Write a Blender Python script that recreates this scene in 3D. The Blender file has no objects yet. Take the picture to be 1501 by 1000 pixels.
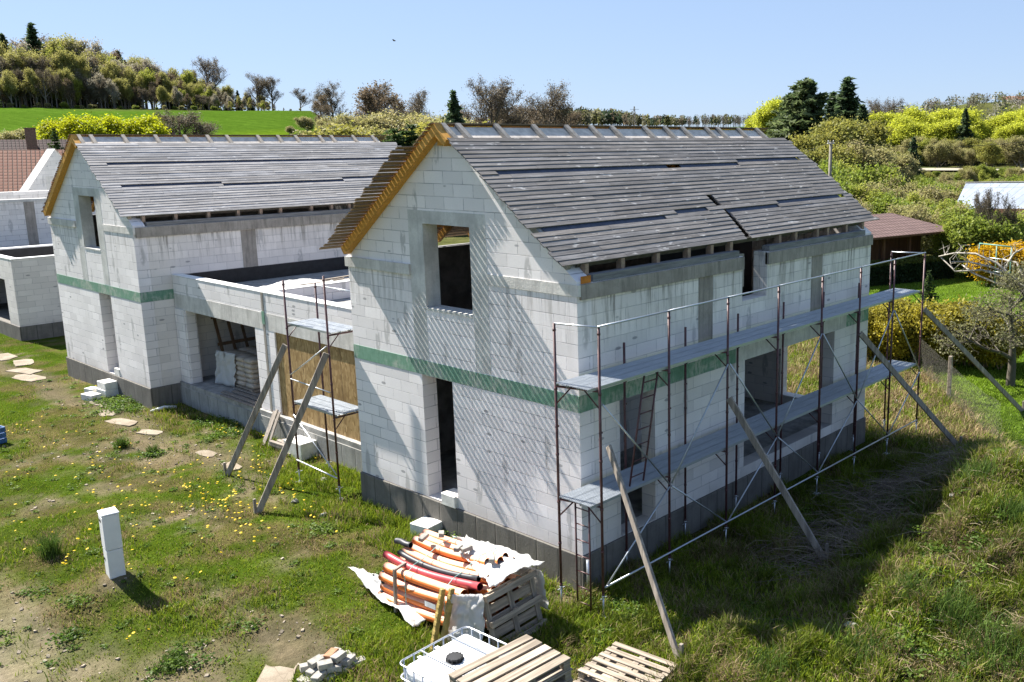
import bpy, math, random
import numpy as np
from mathutils import Vector, Matrix
random.seed(7); RNG = np.random.default_rng(11)
sc = bpy.context.scene
COL = sc.collection
R = math.radians

# ------------------------------------------------------------ camera (solved from the building's own geometry)
CF, CP, CYAW, CPITCH, CROLL = 1345.218, Vector((-11.368, -11.138, 7.490)), 0.696, 0.194, -0.007
CX, CY = 951.354, 475.003
def cam_axes():
    cy, sy, cp, sp = math.cos(CYAW), math.sin(CYAW), math.cos(CPITCH), math.sin(CPITCH)
    f = Vector((cy*cp, sy*cp, -sp)); r = Vector((sy, -cy, 0)); u = r.cross(f)
    c, s = math.cos(CROLL), math.sin(CROLL)
    return c*r + s*u, -s*r + c*u, f
CR, CU, CFW = cam_axes()
def make_camera():
    cd = bpy.data.cameras.new('camera'); co = bpy.data.objects.new('camera', cd); COL.objects.link(co)
    co.matrix_world = Matrix(((CR.x, CU.x, -CFW.x, CP.x), (CR.y, CU.y, -CFW.y, CP.y), (CR.z, CU.z, -CFW.z, CP.z), (0, 0, 0, 1)))
    cd.sensor_fit = 'HORIZONTAL'; cd.sensor_width = 36; cd.lens = CF/1501*36
    cd.shift_x = -(CX-750.5)/1501; cd.shift_y = -(500-CY)/1501
    cd.clip_start = .1; cd.clip_end = 8000
    sc.camera = co
make_camera()
def ray(px, py):
    return CFW + (px-CX)/CF*CR - (py-CY)/CF*CU
def far(px, py, r):           # the point seen at photo pixel (px, py), r metres away over the ground
    d = ray(px, py); return CP + d*(r/math.hypot(d.x, d.y))
def onz(px, py, z):
    d = ray(px, py); return CP + d*((z-CP.z)/d.z)

# ------------------------------------------------------------ objects
def tag(o, label=None, cat=None, group=None, kind=None):
    if label: o['label'] = label
    if cat: o['category'] = cat
    if group: o['group'] = group
    if kind: o['kind'] = kind
    return o
def thing(name, label, cat, loc=(0, 0, 0), rz=0, group=None):
    o = bpy.data.objects.new(name, None); o.empty_display_size = .2
    COL.objects.link(o); o.location = loc; o.rotation_euler = (0, 0, rz)
    return tag(o, label, cat, group)
def copy_tree(o, parent=None):
    c = o.copy(); COL.objects.link(c); c.parent = parent
    for ch in o.children: copy_tree(ch, c)
    return c
def again(o, loc, rz, label, s=None, group=None):
    c = copy_tree(o); c.location = loc; c.rotation_euler = (0, 0, rz)
    if s is not None: c.scale = s if hasattr(s, '__len__') else (s, s, s)
    c['label'] = label
    if group: c['group'] = group
    return c
def np_mesh(name, V, F, col=None, smooth=False):
    """V (n,3), F list of arrays of polygons grouped by size, col per face (m,3)"""
    me = bpy.data.meshes.new(name)
    V = np.asarray(V, np.float32)
    Fs = F if isinstance(F, (list, tuple)) else [F]
    Fs = [np.asarray(f, np.int32) for f in Fs if len(f)]
    me.vertices.add(len(V)); me.vertices.foreach_set('co', V.ravel())
    li = np.concatenate([f.ravel() for f in Fs]); sizes = np.concatenate([np.full(len(f), f.shape[1], np.int32) for f in Fs])
    me.loops.add(len(li)); me.loops.foreach_set('vertex_index', li)
    me.polygons.add(len(sizes)); st = np.zeros(len(sizes), np.int32); st[1:] = np.cumsum(sizes)[:-1]
    me.polygons.foreach_set('loop_start', st); me.polygons.foreach_set('loop_total', sizes)
    if smooth: me.polygons.foreach_set('use_smooth', np.ones(len(sizes), bool))
    if col is not None:
        a = me.attributes.new('tint', 'FLOAT_COLOR', 'FACE')
        c4 = np.ones((len(sizes), 4), np.float32); c4[:, :3] = col; a.data.foreach_set('color', c4.ravel())
    me.update(calc_edges=True); me.validate()
    return me
def link(name, me, mat=None, parent=None):
    o = bpy.data.objects.new(name, me); COL.objects.link(o)
    if mat is not None and not me.materials: me.materials.append(mat)
    if parent is not None: o.parent = parent
    return o

class MB:
    def __init__(s): s.v = []; s.f = []; s.c = []; s.col = (1, 1, 1); s.sm = []; s.smooth = False
    def add(s, vs, fs):
        n = len(s.v); s.v += [tuple(v) for v in vs]
        for f in fs: s.f.append(tuple(i+n for i in f)); s.c.append(s.col); s.sm.append(s.smooth)
        return s
    def box(s, x0, x1, y0, y1, z0, z1):
        x0, x1 = sorted((x0, x1)); y0, y1 = sorted((y0, y1)); z0, z1 = sorted((z0, z1))
        return s.add([(x0, y0, z0), (x1, y0, z0), (x1, y1, z0), (x0, y1, z0), (x0, y0, z1), (x1, y0, z1), (x1, y1, z1), (x0, y1, z1)],
              [(0, 3, 2, 1), (4, 5, 6, 7), (0, 1, 5, 4), (1, 2, 6, 5), (2, 3, 7, 6), (3, 0, 4, 7)])
    def obox(s, c, a, b, d):   # centre, three half-axis vectors
        c, a, b, d = Vector(c), Vector(a), Vector(b), Vector(d)
        vs = [c-a-b-d, c+a-b-d, c+a+b-d, c-a+b-d, c-a-b+d, c+a-b+d, c+a+b+d, c-a+b+d]
        fs = [(0, 3, 2, 1), (4, 5, 6, 7), (0, 1, 5, 4), (1, 2, 6, 5), (2, 3, 7, 6), (3, 0, 4, 7)]
        if a.cross(b).dot(d) < 0: fs = [f[::-1] for f in fs]
        return s.add(vs, fs)
    def bbox(s, x0, x1, y0, y1, z0, z1, e=.01):   # box with chamfered edges
        c = Vector(((x0+x1)/2, (y0+y1)/2, (z0+z1)/2)); h = (abs(x1-x0)/2, abs(y1-y0)/2, abs(z1-z0)/2)
        return s.cbox(c, (1, 0, 0), (0, 1, 0), (0, 0, 1), h, e)
    def cbox(s, c, ax, ay, az, h, e=.01):
        ax, ay, az = Vector(ax), Vector(ay), Vector(az); c = Vector(c); vs = []; idx = {}
        for sx in (-1, 1):
            for sy in (-1, 1):
                for sz in (-1, 1):
                    for k in range(3):
                        d = [h[0], h[1], h[2]]
                        for j in range(3):
                            if j != k: d[j] -= e
                        idx[(sx, sy, sz, k)] = len(vs)
                        vs.append(c + ax*(sx*d[0]) + ay*(sy*d[1]) + az*(sz*d[2]))
        fs = []
        for k in range(3):
            a, b = [(1, 2), (2, 0), (0, 1)][k]
            for sg in (-1, 1):
                q = []
                for (p, r) in ((-1, -1), (1, -1), (1, 1), (-1, 1)):
                    t = [0, 0, 0]; t[k] = sg; t[a] = p; t[b] = r; q.append(idx[(t[0], t[1], t[2], k)])
                fs.append(q if sg > 0 else q[::-1])
        for k in range(3):
            a, b = [(1, 2), (2, 0), (0, 1)][k]
            for p in (-1, 1):
                for r in (-1, 1):
                    def I(sk, kk):
                        t = [0, 0, 0]; t[k] = sk; t[a] = p; t[b] = r; return idx[(t[0], t[1], t[2], kk)]
                    q = [I(-1, a), I(1, a), I(1, b), I(-1, b)]
                    fs.append(q if p*r < 0 else q[::-1])
        for sx in (-1, 1):
            for sy in (-1, 1):
                for sz in (-1, 1):
                    q = [idx[(sx, sy, sz, k)] for k in range(3)]
                    fs.append(q if sx*sy*sz > 0 else q[::-1])
        if ax.cross(ay).dot(az) < 0: fs = [f[::-1] for f in fs]
        return s.add(vs, fs)
    def bar(s, p, q, w, h, up=(0, 0, 1), e=0):
        p, q = Vector(p), Vector(q); d = (q-p); L = d.length; d.normalize(); u = Vector(up)
        if abs(d.dot(u.normalized())) > .98: u = Vector((1, 0, 0))
        a = d.cross(u).normalized(); b = a.cross(d).normalized()
        if e: return s.cbox((p+q)/2, d, a, b, (L/2, w/2, h/2), e)
        return s.obox((p+q)/2, d*(L/2), a*(w/2), b*(h/2))
    def tube(s, p, q, r, n=8, r2=None, caps=True):
        return s.path([p, q], [r, r if r2 is None else r2], n, caps)
    def path(s, pts, rs, n=8, caps=True):
        pts = [Vector(p) for p in pts]; N0 = len(s.v); k0 = None
        if not hasattr(rs, '__len__'): rs = [rs]*len(pts)
        vs = []
        for i, p in enumerate(pts):
            d = (pts[min(i+1, len(pts)-1)]-pts[max(i-1, 0)]).normalized()
            if k0 is None:
                k0 = Vector((0, 0, 1)) if abs(d.z) < .9 else Vector((1, 0, 0))
            a = (k0 - d*k0.dot(d)).normalized(); k0 = a; b = d.cross(a)
            for j in range(n):
                t = 2*math.pi*j/n; vs.append(p + a*(rs[i]*math.cos(t)) + b*(rs[i]*math.sin(t)))
        fs = []
        for i in range(len(pts)-1):
            for j in range(n):
                k = (j+1) % n; fs.append((i*n+j, i*n+k, (i+1)*n+k, (i+1)*n+j))
        sm = s.smooth; s.smooth = n > 5
        s.add(vs, fs); s.smooth = sm
        if caps:
            m = len(vs)
            s.f.append(tuple(N0+j for j in range(n))[::-1]); s.f.append(tuple(N0+m-n+j for j in range(n))); s.c += [s.col]*2; s.sm += [False]*2
        return s
    def poly(s, pts): return s.add(pts, [tuple(range(len(pts)))])
    def build(s, name, mat, parent=None, origin=(0, 0, 0)):
        me = bpy.data.meshes.new(name); o = Vector(origin)
        me.from_pydata([tuple(Vector(v)-o) for v in s.v], [], s.f)
        a = me.attributes.new('tint', 'FLOAT_COLOR', 'FACE')
        c4 = np.ones((len(s.f), 4), np.float32); c4[:, :3] = np.array(s.c, np.float32).reshape(-1, 3)
        a.data.foreach_set('color', c4.ravel())
        me.polygons.foreach_set('use_smooth', np.array(s.sm, bool))
        me.update()
        return link(name, me, mat, parent)
def one(fn, name, mat, parent=None, origin=(0, 0, 0)):
    m = MB(); fn(m); return m.build(name, mat, parent, origin)

def wall(m, axis, c0, c1, umin, umax, z0, top, holes=()):
    """a wall between planes c0..c1 of `axis` (0: plane of Y/Z, 1: plane of X/Z); top = [(u, z), ...] outline; holes (u0,u1,z0,z1)"""
    def T(u):
        for (a, za), (b, zb) in zip(top, top[1:]):
            if a-1e-6 <= u <= b+1e-6: return za + (zb-za)*((u-a)/(b-a) if b > a else 0)
        return top[-1][1]
    us = sorted({round(u, 4) for u in [umin, umax] + [t[0] for t in top] + [h[0] for h in holes] + [h[1] for h in holes] if umin <= u <= umax})
    def P(c, u, z): return (c, u, z) if axis == 0 else (u, c, z)
    flip = (axis == 0)
    def quad(a, b, c, d, f):
        m.add([a, b, c, d], [(0, 1, 2, 3) if f else (3, 2, 1, 0)])
    cols = []
    for a, b in zip(us, us[1:]):
        mid = (a+b)/2; iv = []; lo = z0
        hs = sorted([h for h in holes if h[0] < mid < h[1]], key=lambda h: h[2])
        for h in hs:
            if h[2] > lo+1e-6: iv.append((lo, h[2]))
            lo = h[3]
        if lo < T(mid)-1e-6: iv.append((lo, None))
        cols.append((a, b, iv))
        for zl, zh in iv:
            ta, tb = (T(a), T(b)) if zh is None else (zh, zh)
            quad(P(c0, a, zl), P(c0, b, zl), P(c0, b, tb), P(c0, a, ta), not flip)
            quad(P(c1, a, zl), P(c1, b, zl), P(c1, b, tb), P(c1, a, ta), flip)
            quad(P(c0, a, ta), P(c0, b, tb), P(c1, b, tb), P(c1, a, ta), not flip)
            quad(P(c0, a, zl), P(c0, b, zl), P(c1, b, zl), P(c1, a, zl), flip)
    def cover(iv, u): return [(l, T(u) if h is None else h) for l, h in iv]
    for i, u in enumerate(us):
        L = cover(cols[i-1][2], u) if i > 0 else []; Rr = cover(cols[i][2], u) if i < len(cols) else []
        zs = sorted({z for l in L+Rr for z in l})
        for a, b in zip(zs, zs[1:]):
            mz = (a+b)/2; inL = any(l < mz < h for l, h in L); inR = any(l < mz < h for l, h in Rr)
            if inL != inR:
                quad(P(c0, u, a), P(c1, u, a), P(c1, u, b), P(c0, u, b), inL != flip)
    return m
# ------------------------------------------------------------ materials
class NT:
    def __init__(s, name):
        s.m = bpy.data.materials.new(name); s.m.use_nodes = True; s.t = s.m.node_tree; s.n = s.t.nodes; s.n.clear()
        s.out = s.n.new('ShaderNodeOutputMaterial'); s.bsdf = s.n.new('ShaderNodeBsdfPrincipled')
        s.t.links.new(s.bsdf.outputs[0], s.out.inputs[0]); s._tc = None
    def new(s, t, **k):
        n = s.n.new(t)
        for a, b in k.items(): setattr(n, a, b)
        return n
    def set(s, sock, v):
        if hasattr(v, 'is_output') or hasattr(v, 'links'): s.t.links.new(v, sock)
        elif isinstance(v, (tuple, list)) and len(v) == 3 and sock.type == 'RGBA': sock.default_value = (*v, 1)
        else: sock.default_value = v
    def tc(s, which='Object'):
        if s._tc is None: s._tc = s.new('ShaderNodeTexCoord')
        return s._tc.outputs[which]
    def map(s, vec, scale=(1, 1, 1), loc=(0, 0, 0), rot=(0, 0, 0)):
        n = s.new('ShaderNodeMapping'); s.set(n.inputs[0], vec); n.inputs[1].default_value = loc; n.inputs[2].default_value = rot; n.inputs[3].default_value = scale
        return n.outputs[0]
    def noise(s, vec=None, scale=5, detail=4, rough=.6, out=0, dist=0):
        n = s.new('ShaderNodeTexNoise'); s.set(n.inputs['Vector'], vec if vec is not None else s.tc()); n.inputs['Scale'].default_value = scale
        n.inputs['Detail'].default_value = detail; n.inputs['Roughness'].default_value = rough; n.inputs['Distortion'].default_value = dist
        return n.outputs[out]
    def voro(s, vec=None, scale=5, feature='F1', out='Distance'):
        n = s.new('ShaderNodeTexVoronoi', feature=feature); s.set(n.inputs['Vector'], vec if vec is not None else s.tc()); n.inputs['Scale'].default_value = scale
        return n.outputs[out]
    def math(s, op, a, b=0, clamp=False):
        n = s.new('ShaderNodeMath', operation=op, use_clamp=clamp); s.set(n.inputs[0], a); s.set(n.inputs[1], b); return n.outputs[0]
    def ramp(s, fac, a, b, lo=0, hi=1):      # smoothstep lo..hi between value/colour a and b
        n = s.new('ShaderNodeMapRange', interpolation_type='SMOOTHSTEP'); s.set(n.inputs[0], fac); n.inputs[1].default_value = a; n.inputs[2].default_value = b
        n.inputs[3].default_value = lo; n.inputs[4].default_value = hi; return n.outputs[0]
    def mix(s, fac, a, b, blend='MIX'):
        n = s.new('ShaderNodeMix', data_type='RGBA', blend_type=blend); s.set(n.inputs[0], fac); s.set(n.inputs[6], a); s.set(n.inputs[7], b); return n.outputs[2]
    def sep(s, v):
        n = s.new('ShaderNodeSeparateXYZ'); s.set(n.inputs[0], v); return n.outputs
    def comb(s, x, y, z):
        n = s.new('ShaderNodeCombineXYZ')
        for i, v in enumerate((x, y, z)): s.set(n.inputs[i], v)
        return n.outputs[0]
    def attr(s, name='tint', out='Color'):
        n = s.new('ShaderNodeAttribute', attribute_name=name); return n.outputs[out]
    def bump(s, h, strength=.3, dist=.02):
        n = s.new('ShaderNodeBump'); n.inputs['Strength'].default_value = strength; n.inputs['Distance'].default_value = dist; s.set(n.inputs['Height'], h)
        s.t.links.new(n.outputs[0], s.bsdf.inputs['Normal'])
    def done(s, col, rough=.8, metal=0, spec=.5, trans=None):
        s.set(s.bsdf.inputs['Base Color'], col); s.set(s.bsdf.inputs['Roughness'], rough); s.set(s.bsdf.inputs['Metallic'], metal)
        s.bsdf.inputs['Specular IOR Level'].default_value = spec
        return s.m
def sc3(c, k): return tuple(x*k for x in c)
def simple(name, col, rough=.8, metal=0, var=.25, scale=6, spec=.4, bump=0, tint=True, stretch=(1, 1, 1)):
    t = NT(name); v = t.map(t.tc(), stretch)
    n = t.noise(v, scale, 5, .65)
    c = t.mix(t.ramp(n, .3, .7), sc3(col, 1-var), sc3(col, 1+var))
    if tint: c = t.mix(1, c, t.attr(), 'MULTIPLY')
    if bump: t.bump(n, bump, .01)
    return t.done(c, rough, metal, spec)
def uz(t):     # coordinates along a wall: (u, z) whichever way it faces
    o = t.sep(t.tc()); nn = t.sep(t.tc('Normal'))
    f = t.math('GREATER_THAN', t.math('ABSOLUTE', nn[0]), .6)
    u = t.math('ADD', t.math('MULTIPLY', o[1], f), t.math('MULTIPLY', o[0], t.math('SUBTRACT', 1, f)))
    return u, o[2], f, o
M = {}
def block_mat(name, base=(.87, .83, .825), drip=1.0, seed=0, joint=.55):
    t = NT(name); u, z, f, o = uz(t)
    uv = t.comb(t.math('ADD', u, seed*.17), t.math('ADD', z, .0), 0)
    wob = t.noise(t.comb(u, z, f), 2.2, 3)
    uvw = t.comb(t.math('ADD', t.math('ADD', u, seed*.17), t.math('MULTIPLY', wob, .012)), t.math('ADD', z, t.math('MULTIPLY', wob, .01)), 0)
    b = t.new('ShaderNodeTexBrick', offset=.5, offset_frequency=2, squash=1)
    t.set(b.inputs['Vector'], uvw); b.inputs['Scale'].default_value = 1; b.inputs['Brick Width'].default_value = .6; b.inputs['Row Height'].default_value = .25
    b.inputs['Mortar Size'].default_value = .008; b.inputs['Mortar Smooth'].default_value = .3; b.inputs['Bias'].default_value = 0
    b.inputs['Color1'].default_value = (*sc3(base, .86), 1); b.inputs['Color2'].default_value = (*sc3(base, 1.06), 1); b.inputs['Mortar'].default_value = (*base, 1)
    c = b.outputs['Color']
    big = t.noise(t.comb(u, z, f), .7, 4, .6)
    c = t.mix(t.ramp(big, .35, .7, 0, .45), c, sc3(base, .80))
    fine = t.noise(t.comb(u, z, f), 26, 5, .7)
    c = t.mix(t.ramp(fine, .3, .75, 0, .22), c, sc3(base, .7))
    # joints: dark, open in places, filled flush in others
    jn = t.noise(t.comb(t.math('MULTIPLY', u, .8), t.math('MULTIPLY', z, 4), f), 1.6, 3, .6)
    jf = t.math('MULTIPLY', b.outputs['Fac'], t.ramp(jn, .36, .64, .2, joint*1.35))
    c = t.mix(jf, c, (.19, .195, .22))
    # grip holes and adhesive smears, a few
    vv = t.voro(t.comb(t.math('MULTIPLY', u, 1.9), t.math('MULTIPLY', z, .55), t.math('ADD', f, seed)), 1.0)
    sn = t.noise(t.comb(t.math('MULTIPLY', u, 5), t.math('MULTIPLY', z, 1.6), f), 2.1, 4, .6)
    sm = t.math('MULTIPLY', t.ramp(vv, .23, .15, 0, 1), t.ramp(sn, .40, .50, 0, 1))
    c = t.mix(t.math('MULTIPLY', sm, .6), c, (.36, .355, .35))
    dv = t.new('ShaderNodeTexVoronoi'); t.set(dv.inputs['Vector'], t.comb(t.math('MULTIPLY', u, 2.0), t.math('MULTIPLY', z, 5.2), f)); dv.inputs['Scale'].default_value = 1
    dash = t.math('MULTIPLY', t.ramp(dv.outputs['Distance'], .20, .12, 0, 1), t.math('LESS_THAN', t.sep(dv.outputs['Color'])[0], .16))
    c = t.mix(t.math('MULTIPLY', dash, .7), c, (.22, .22, .23))
    # drip stains below the ring beam and on long faces
    st = t.noise(t.comb(t.math('MULTIPLY', u, 3.2), t.math('MULTIPLY', z, .22), t.math('MULTIPLY', f, 3)), 2.3, 5, .7)
    zg = t.math('MULTIPLY', t.ramp(z, 3.5, 4.85, 0, 1), t.ramp(z, 5.10, 5.0, 0, 1))
    dz = t.math('MULTIPLY', t.ramp(st, .46, .68, 0, .8*drip), zg)
    c = t.mix(dz, c, (.25, .23, .205))
    # splash soil low down
    zl = t.math('MULTIPLY', t.ramp(z, .5, -.1, 0, .35), t.ramp(big, .3, .6))
    c = t.mix(zl, c, (.36, .32, .27))
    h = t.math('SUBTRACT', t.math('MULTIPLY', fine, .15), b.outputs['Fac'])
    t.bump(h, .55, .012)
    return t.done(c, .92, 0, .2)
M['block'] = block_mat('aerated_block', drip=.75)
M['block_grey'] = block_mat('aerated_block_weathered', base=(.80, .755, .72), drip=1.25, seed=3, joint=.42)
M['block_far'] = block_mat('aerated_block_pale', base=(.76, .74, .72), drip=.5, seed=5)
def concrete_mat(name, base=(.37, .365, .35), streak=.6, board=0):
    t = NT(name); u, z, f, o = uz(t)
    n1 = t.noise(t.tc(), 1.6, 5, .65); n2 = t.noise(t.tc(), 22, 5, .7)
    st = t.noise(t.comb(t.math('MULTIPLY', u, 3), t.math('MULTIPLY', z, .3), f), 2.4, 5, .7)
    c = t.mix(t.ramp(n1, .3, .7), sc3(base, .78), sc3(base, 1.15))
    c = t.mix(t.ramp(n2, .35, .75, 0, .3), c, sc3(base, .6))
    c = t.mix(t.ramp(st, .45, .7, 0, streak), c, sc3(base, .5))
    h = n2
    if board:
        w = t.math('FRACT', t.math('MULTIPLY', u, 1/board))
        ln = t.math('MULTIPLY', t.ramp(t.math('ABSOLUTE', t.math('SUBTRACT', w, .5)), .462, .49, 0, 1), t.ramp(n1, .3, .6, .5, 1))
        c = t.mix(t.math('MULTIPLY', ln, .75), c, sc3(base, .3)); h = t.math('SUBTRACT', n2, t.math('MULTIPLY', ln, 2))
    t.bump(h, .4, .012)
    return t.done(c, .9, 0, .25)
M['concrete'] = concrete_mat('cast_concrete', (.60, .595, .57), .3)
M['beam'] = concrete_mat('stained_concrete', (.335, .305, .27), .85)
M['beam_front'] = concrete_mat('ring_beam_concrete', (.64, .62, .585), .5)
M['plinth'] = concrete_mat('plinth_concrete', (.165, .155, .14), .5, .6)
M['plinth_light'] = concrete_mat('plinth_concrete_pale', (.32, .315, .30), .5, .62)
def xps_mat():
    t = NT('green_insulation_board'); u, z, f, o = uz(t)
    n = t.noise(t.comb(t.math('MULTIPLY', u, 4), t.math('MULTIPLY', z, 1.2), f), 4, 5, .7); n2 = t.noise(t.comb(u, z, f), 1.6, 4, .6)
    c = t.mix(t.ramp(n, .3, .7), (.12, .255, .175), (.19, .34, .25))
    sm = t.math('MULTIPLY', t.ramp(n2, .42, .60, 0, .85), t.ramp(n, .38, .55))
    c = t.mix(sm, c, (.42, .45, .39)); n3 = t.noise(t.comb(t.math('MULTIPLY', u, 1.2), t.math('MULTIPLY', z, 9), f), 3, 5, .7); c = t.mix(t.ramp(n3, .5, .72, 0, .5), c, (.09, .17, .13))
    return t.done(c, .75, 0, .3)
M['xps'] = xps_mat()
def wood_mat(name, base, var=.3, grain=18, rough=.8, axis=0, dark=.5):
    t = NT(name); s = [grain, grain, grain]; s[axis] = grain*.07
    v = t.map(t.tc(), tuple(s)); n = t.noise(v, 1, 6, .7); n2 = t.noise(t.tc(), 1.3, 4, .6)
    c = t.mix(t.ramp(n, .3, .72), sc3(base, 1-var*1.3), sc3(base, 1+var))
    c = t.mix(t.ramp(n2, .45, .75, 0, .5), c, sc3(base, dark))
    c = t.mix(1, c, t.attr(), 'MULTIPLY')
    t.bump(n, .35, .006)
    return t.done(c, rough, 0, .25)
def board_mat(name, base):
    t = NT(name); g = t.noise(t.map(t.tc(), (1.4, 22, 22)), 1, 6, .7); m = t.noise(t.map(t.tc(), (1.2, 4, 4)), 1, 5, .65); sp = t.noise(t.map(t.tc(), (3.2, 9, 9)), 1, 3, .6)
    c = t.mix(t.ramp(g, .32, .7), sc3(base, .62), sc3(base, 1.25)); c = t.mix(t.ramp(m, .38, .66, 0, .65), c, sc3(base, .62))
    c = t.mix(t.ramp(sp, .62, .70, 0, .75), c, sc3((1.02, 1, .97), min(.5, base[0]*2.1))); c = t.mix(1, c, t.attr(), 'MULTIPLY'); t.bump(g, .5, .01)
    return t.done(c, .88, 0, .2)
M['roofboard'] = board_mat('weathered_roof_board', (.20, .19, .185))
M['roofboard_old'] = wood_mat('brown_roof_board', (.22, .155, .095), .35, 18, .85, 0, .6)
M['membrane'] = simple('dark_membrane', (.045, .055, .085), .55, 0, .25, 8)
M['larch'] = wood_mat('yellow_timber', (.52, .27, .055), .18, 20, .6, 1, .8)
M['rafter'] = wood_mat('pale_rafter_timber', (.36, .32, .27), .25, 20, .8, 1, .7)
M['plate'] = wood_mat('grey_wall_plate', (.20, .20, .205), .3, 16, .8, 0, .7)
M['greywood'] = wood_mat('grey_weathered_timber', (.27, .235, .20), .35, 14, .85, 2, .7)
M['pallet'] = wood_mat('weathered_pallet_wood', (.32, .27, .215), .4, 14, .85, 0, .55)
M['palletx'] = wood_mat('weathered_pallet_wood_cross', (.29, .245, .195), .4, 14, .85, 1, .55)
M['brownwood'] = wood_mat('brown_timber', (.16, .095, .055), .3, 14, .8, 2, .6)
M['paint_post'] = simple('maroon_scaffold_paint', (.075, .028, .030), .5, .0, .35, 9, .5)
def galv(name, base=(.50, .53, .57), rough=.33, metal=.85):
    t = NT(name); n = t.noise(t.tc(), 7, 4, .6); n2 = t.noise(t.map(t.tc(), (1, 6, 6)), 2, 4, .7)
    c = t.mix(t.ramp(n2, .3, .75), sc3(base, .86), sc3(base, 1.06))
    t.bump(n, .06, .01)
    return t.done(c, t.ramp(n, .3, .7, rough, rough+.17), metal, .5)
M['galv'] = galv('galvanised_steel')
M['deck'] = galv('galvanised_deck', (.40, .43, .46), .36, .45)
def osb_mat():
    t = NT('osb_sheet'); v = t.map(t.tc(), (1, 1, 1))
    cell = t.voro(t.map(t.tc(), (1, 1, .45)), 17, 'F1', 'Color'); s = t.sep(cell)
    n = t.noise(t.tc(), 1.3, 4, .6)
    c = t.mix(s[0], (.25, .155, .06), (.42, .285, .13)); c = t.mix(t.ramp(s[1], .85, .95, 0, .7), c, (.55, .38, .18))
    c = t.mix(t.ramp(n, .5, .75, 0, .5), c, (.16, .085, .03))
    y = t.sep(t.tc())[1]; w = t.math('FRACT', t.math('MULTIPLY', y, 1/.625))
    ln = t.ramp(t.math('ABSOLUTE', t.math('SUBTRACT', w, .5)), .482, .494, 0, .8); c = t.mix(ln, c, (.05, .03, .015))
    return t.done(c, .7, 0, .3)
M['osb'] = osb_mat()
M['black'] = simple('bitumen_coating', (.012, .013, .016), .6, 0, .4, 5)
M['inner'] = simple('darkened_inner_wall', (.16, .16, .155), .9, 0, .3, 3)  # block wall coloured dark to stand in for the dim interior
M['slab'] = simple('floor_slab_concrete', (.27, .265, .255), .9, 0, .3, 3)
M['white_render'] = simple('white_shell', (.72, .72, .70), .6, 0, .1, 3)
def tile_mat(name, c1, c2, w=.22, h=.33, mort=.035):
    t = NT(name); uv = t.attr('tint'); v = t.tc('UV')
    b = t.new('ShaderNodeTexBrick', offset=.0, offset_frequency=1); t.set(b.inputs['Vector'], v); b.inputs['Scale'].default_value = 1
    b.inputs['Brick Width'].default_value = w; b.inputs['Row Height'].default_value = h; b.inputs['Mortar Size'].default_value = mort; b.inputs['Mortar Smooth'].default_value = .6
    b.inputs['Color1'].default_value = (*c1, 1); b.inputs['Color2'].default_value = (*c2, 1); b.inputs['Mortar'].default_value = (*sc3(c1, .25), 1)
    n = t.noise(t.tc(), .8, 4, .6)
    c = t.mix(t.ramp(n, .4, .7, 0, .5), b.outputs['Color'], sc3(c1, .6))
    t.bump(t.math('SUBTRACT', 1, b.outputs['Fac']), .8, .04)
    return t.done(c, .75, 0, .3)
M['tile_red'] = tile_mat('red_roof_tile', (.30, .125, .075), (.24, .09, .055), .3, .36, .05)
M['tile_dark'] = tile_mat('dark_roof_tile', (.10, .055, .05), (.075, .04, .04), .3, .36, .05)
M['tile_brown'] = tile_mat('brown_sheet_tile', (.19, .125, .11), (.165, .105, .095), .28, .35, .03)
M['sheet'] = tile_mat('pale_corrugated_sheet', (.20, .235, .29), (.155, .185, .24), .9, 3.0, .02)
M['brick_dark'] = simple('chimney_brick', (.17, .11, .09), .9, 0, .35, 9)
M['leaf'] = None
def tint_mat(name, rough=.75, var=.3, scale=40, spec=.2, trans=0):
    t = NT(name); c = t.attr()
    if trans: c = t.mix(1, c, (.80,)*3, 'MULTIPLY')
    if var:
        n = t.noise(t.tc(), scale, 2, .5); c = t.mix(t.ramp(n, .3, .7), t.mix(1, c, (1-var,)*3, 'MULTIPLY'), c)
    m = t.done(c, rough, 0, spec)
    if trans:
        tr = t.new('ShaderNodeBsdfTranslucent'); t.set(tr.inputs[0], c); mx = t.new('ShaderNodeMixShader'); mx.inputs[0].default_value = trans
        t.t.links.new(t.bsdf.outputs[0], mx.inputs[1]); t.t.links.new(tr.outputs[0], mx.inputs[2]); t.t.links.new(mx.outputs[0], t.out.inputs[0])
    return m
M['leaf'] = tint_mat('leaf', .6, 0, trans=.5, spec=.25)
M['grass'] = tint_mat('grass_blade', .6, 0, trans=.3, spec=.2)
M['bark'] = simple('bark', (.11, .09, .07), .9, 0, .4, 8)
M['tint'] = tint_mat('painted', .6, .2, 12, .4)
M['plastic'] = tint_mat('smooth_plastic', .38, .08, 6, .5)

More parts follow.
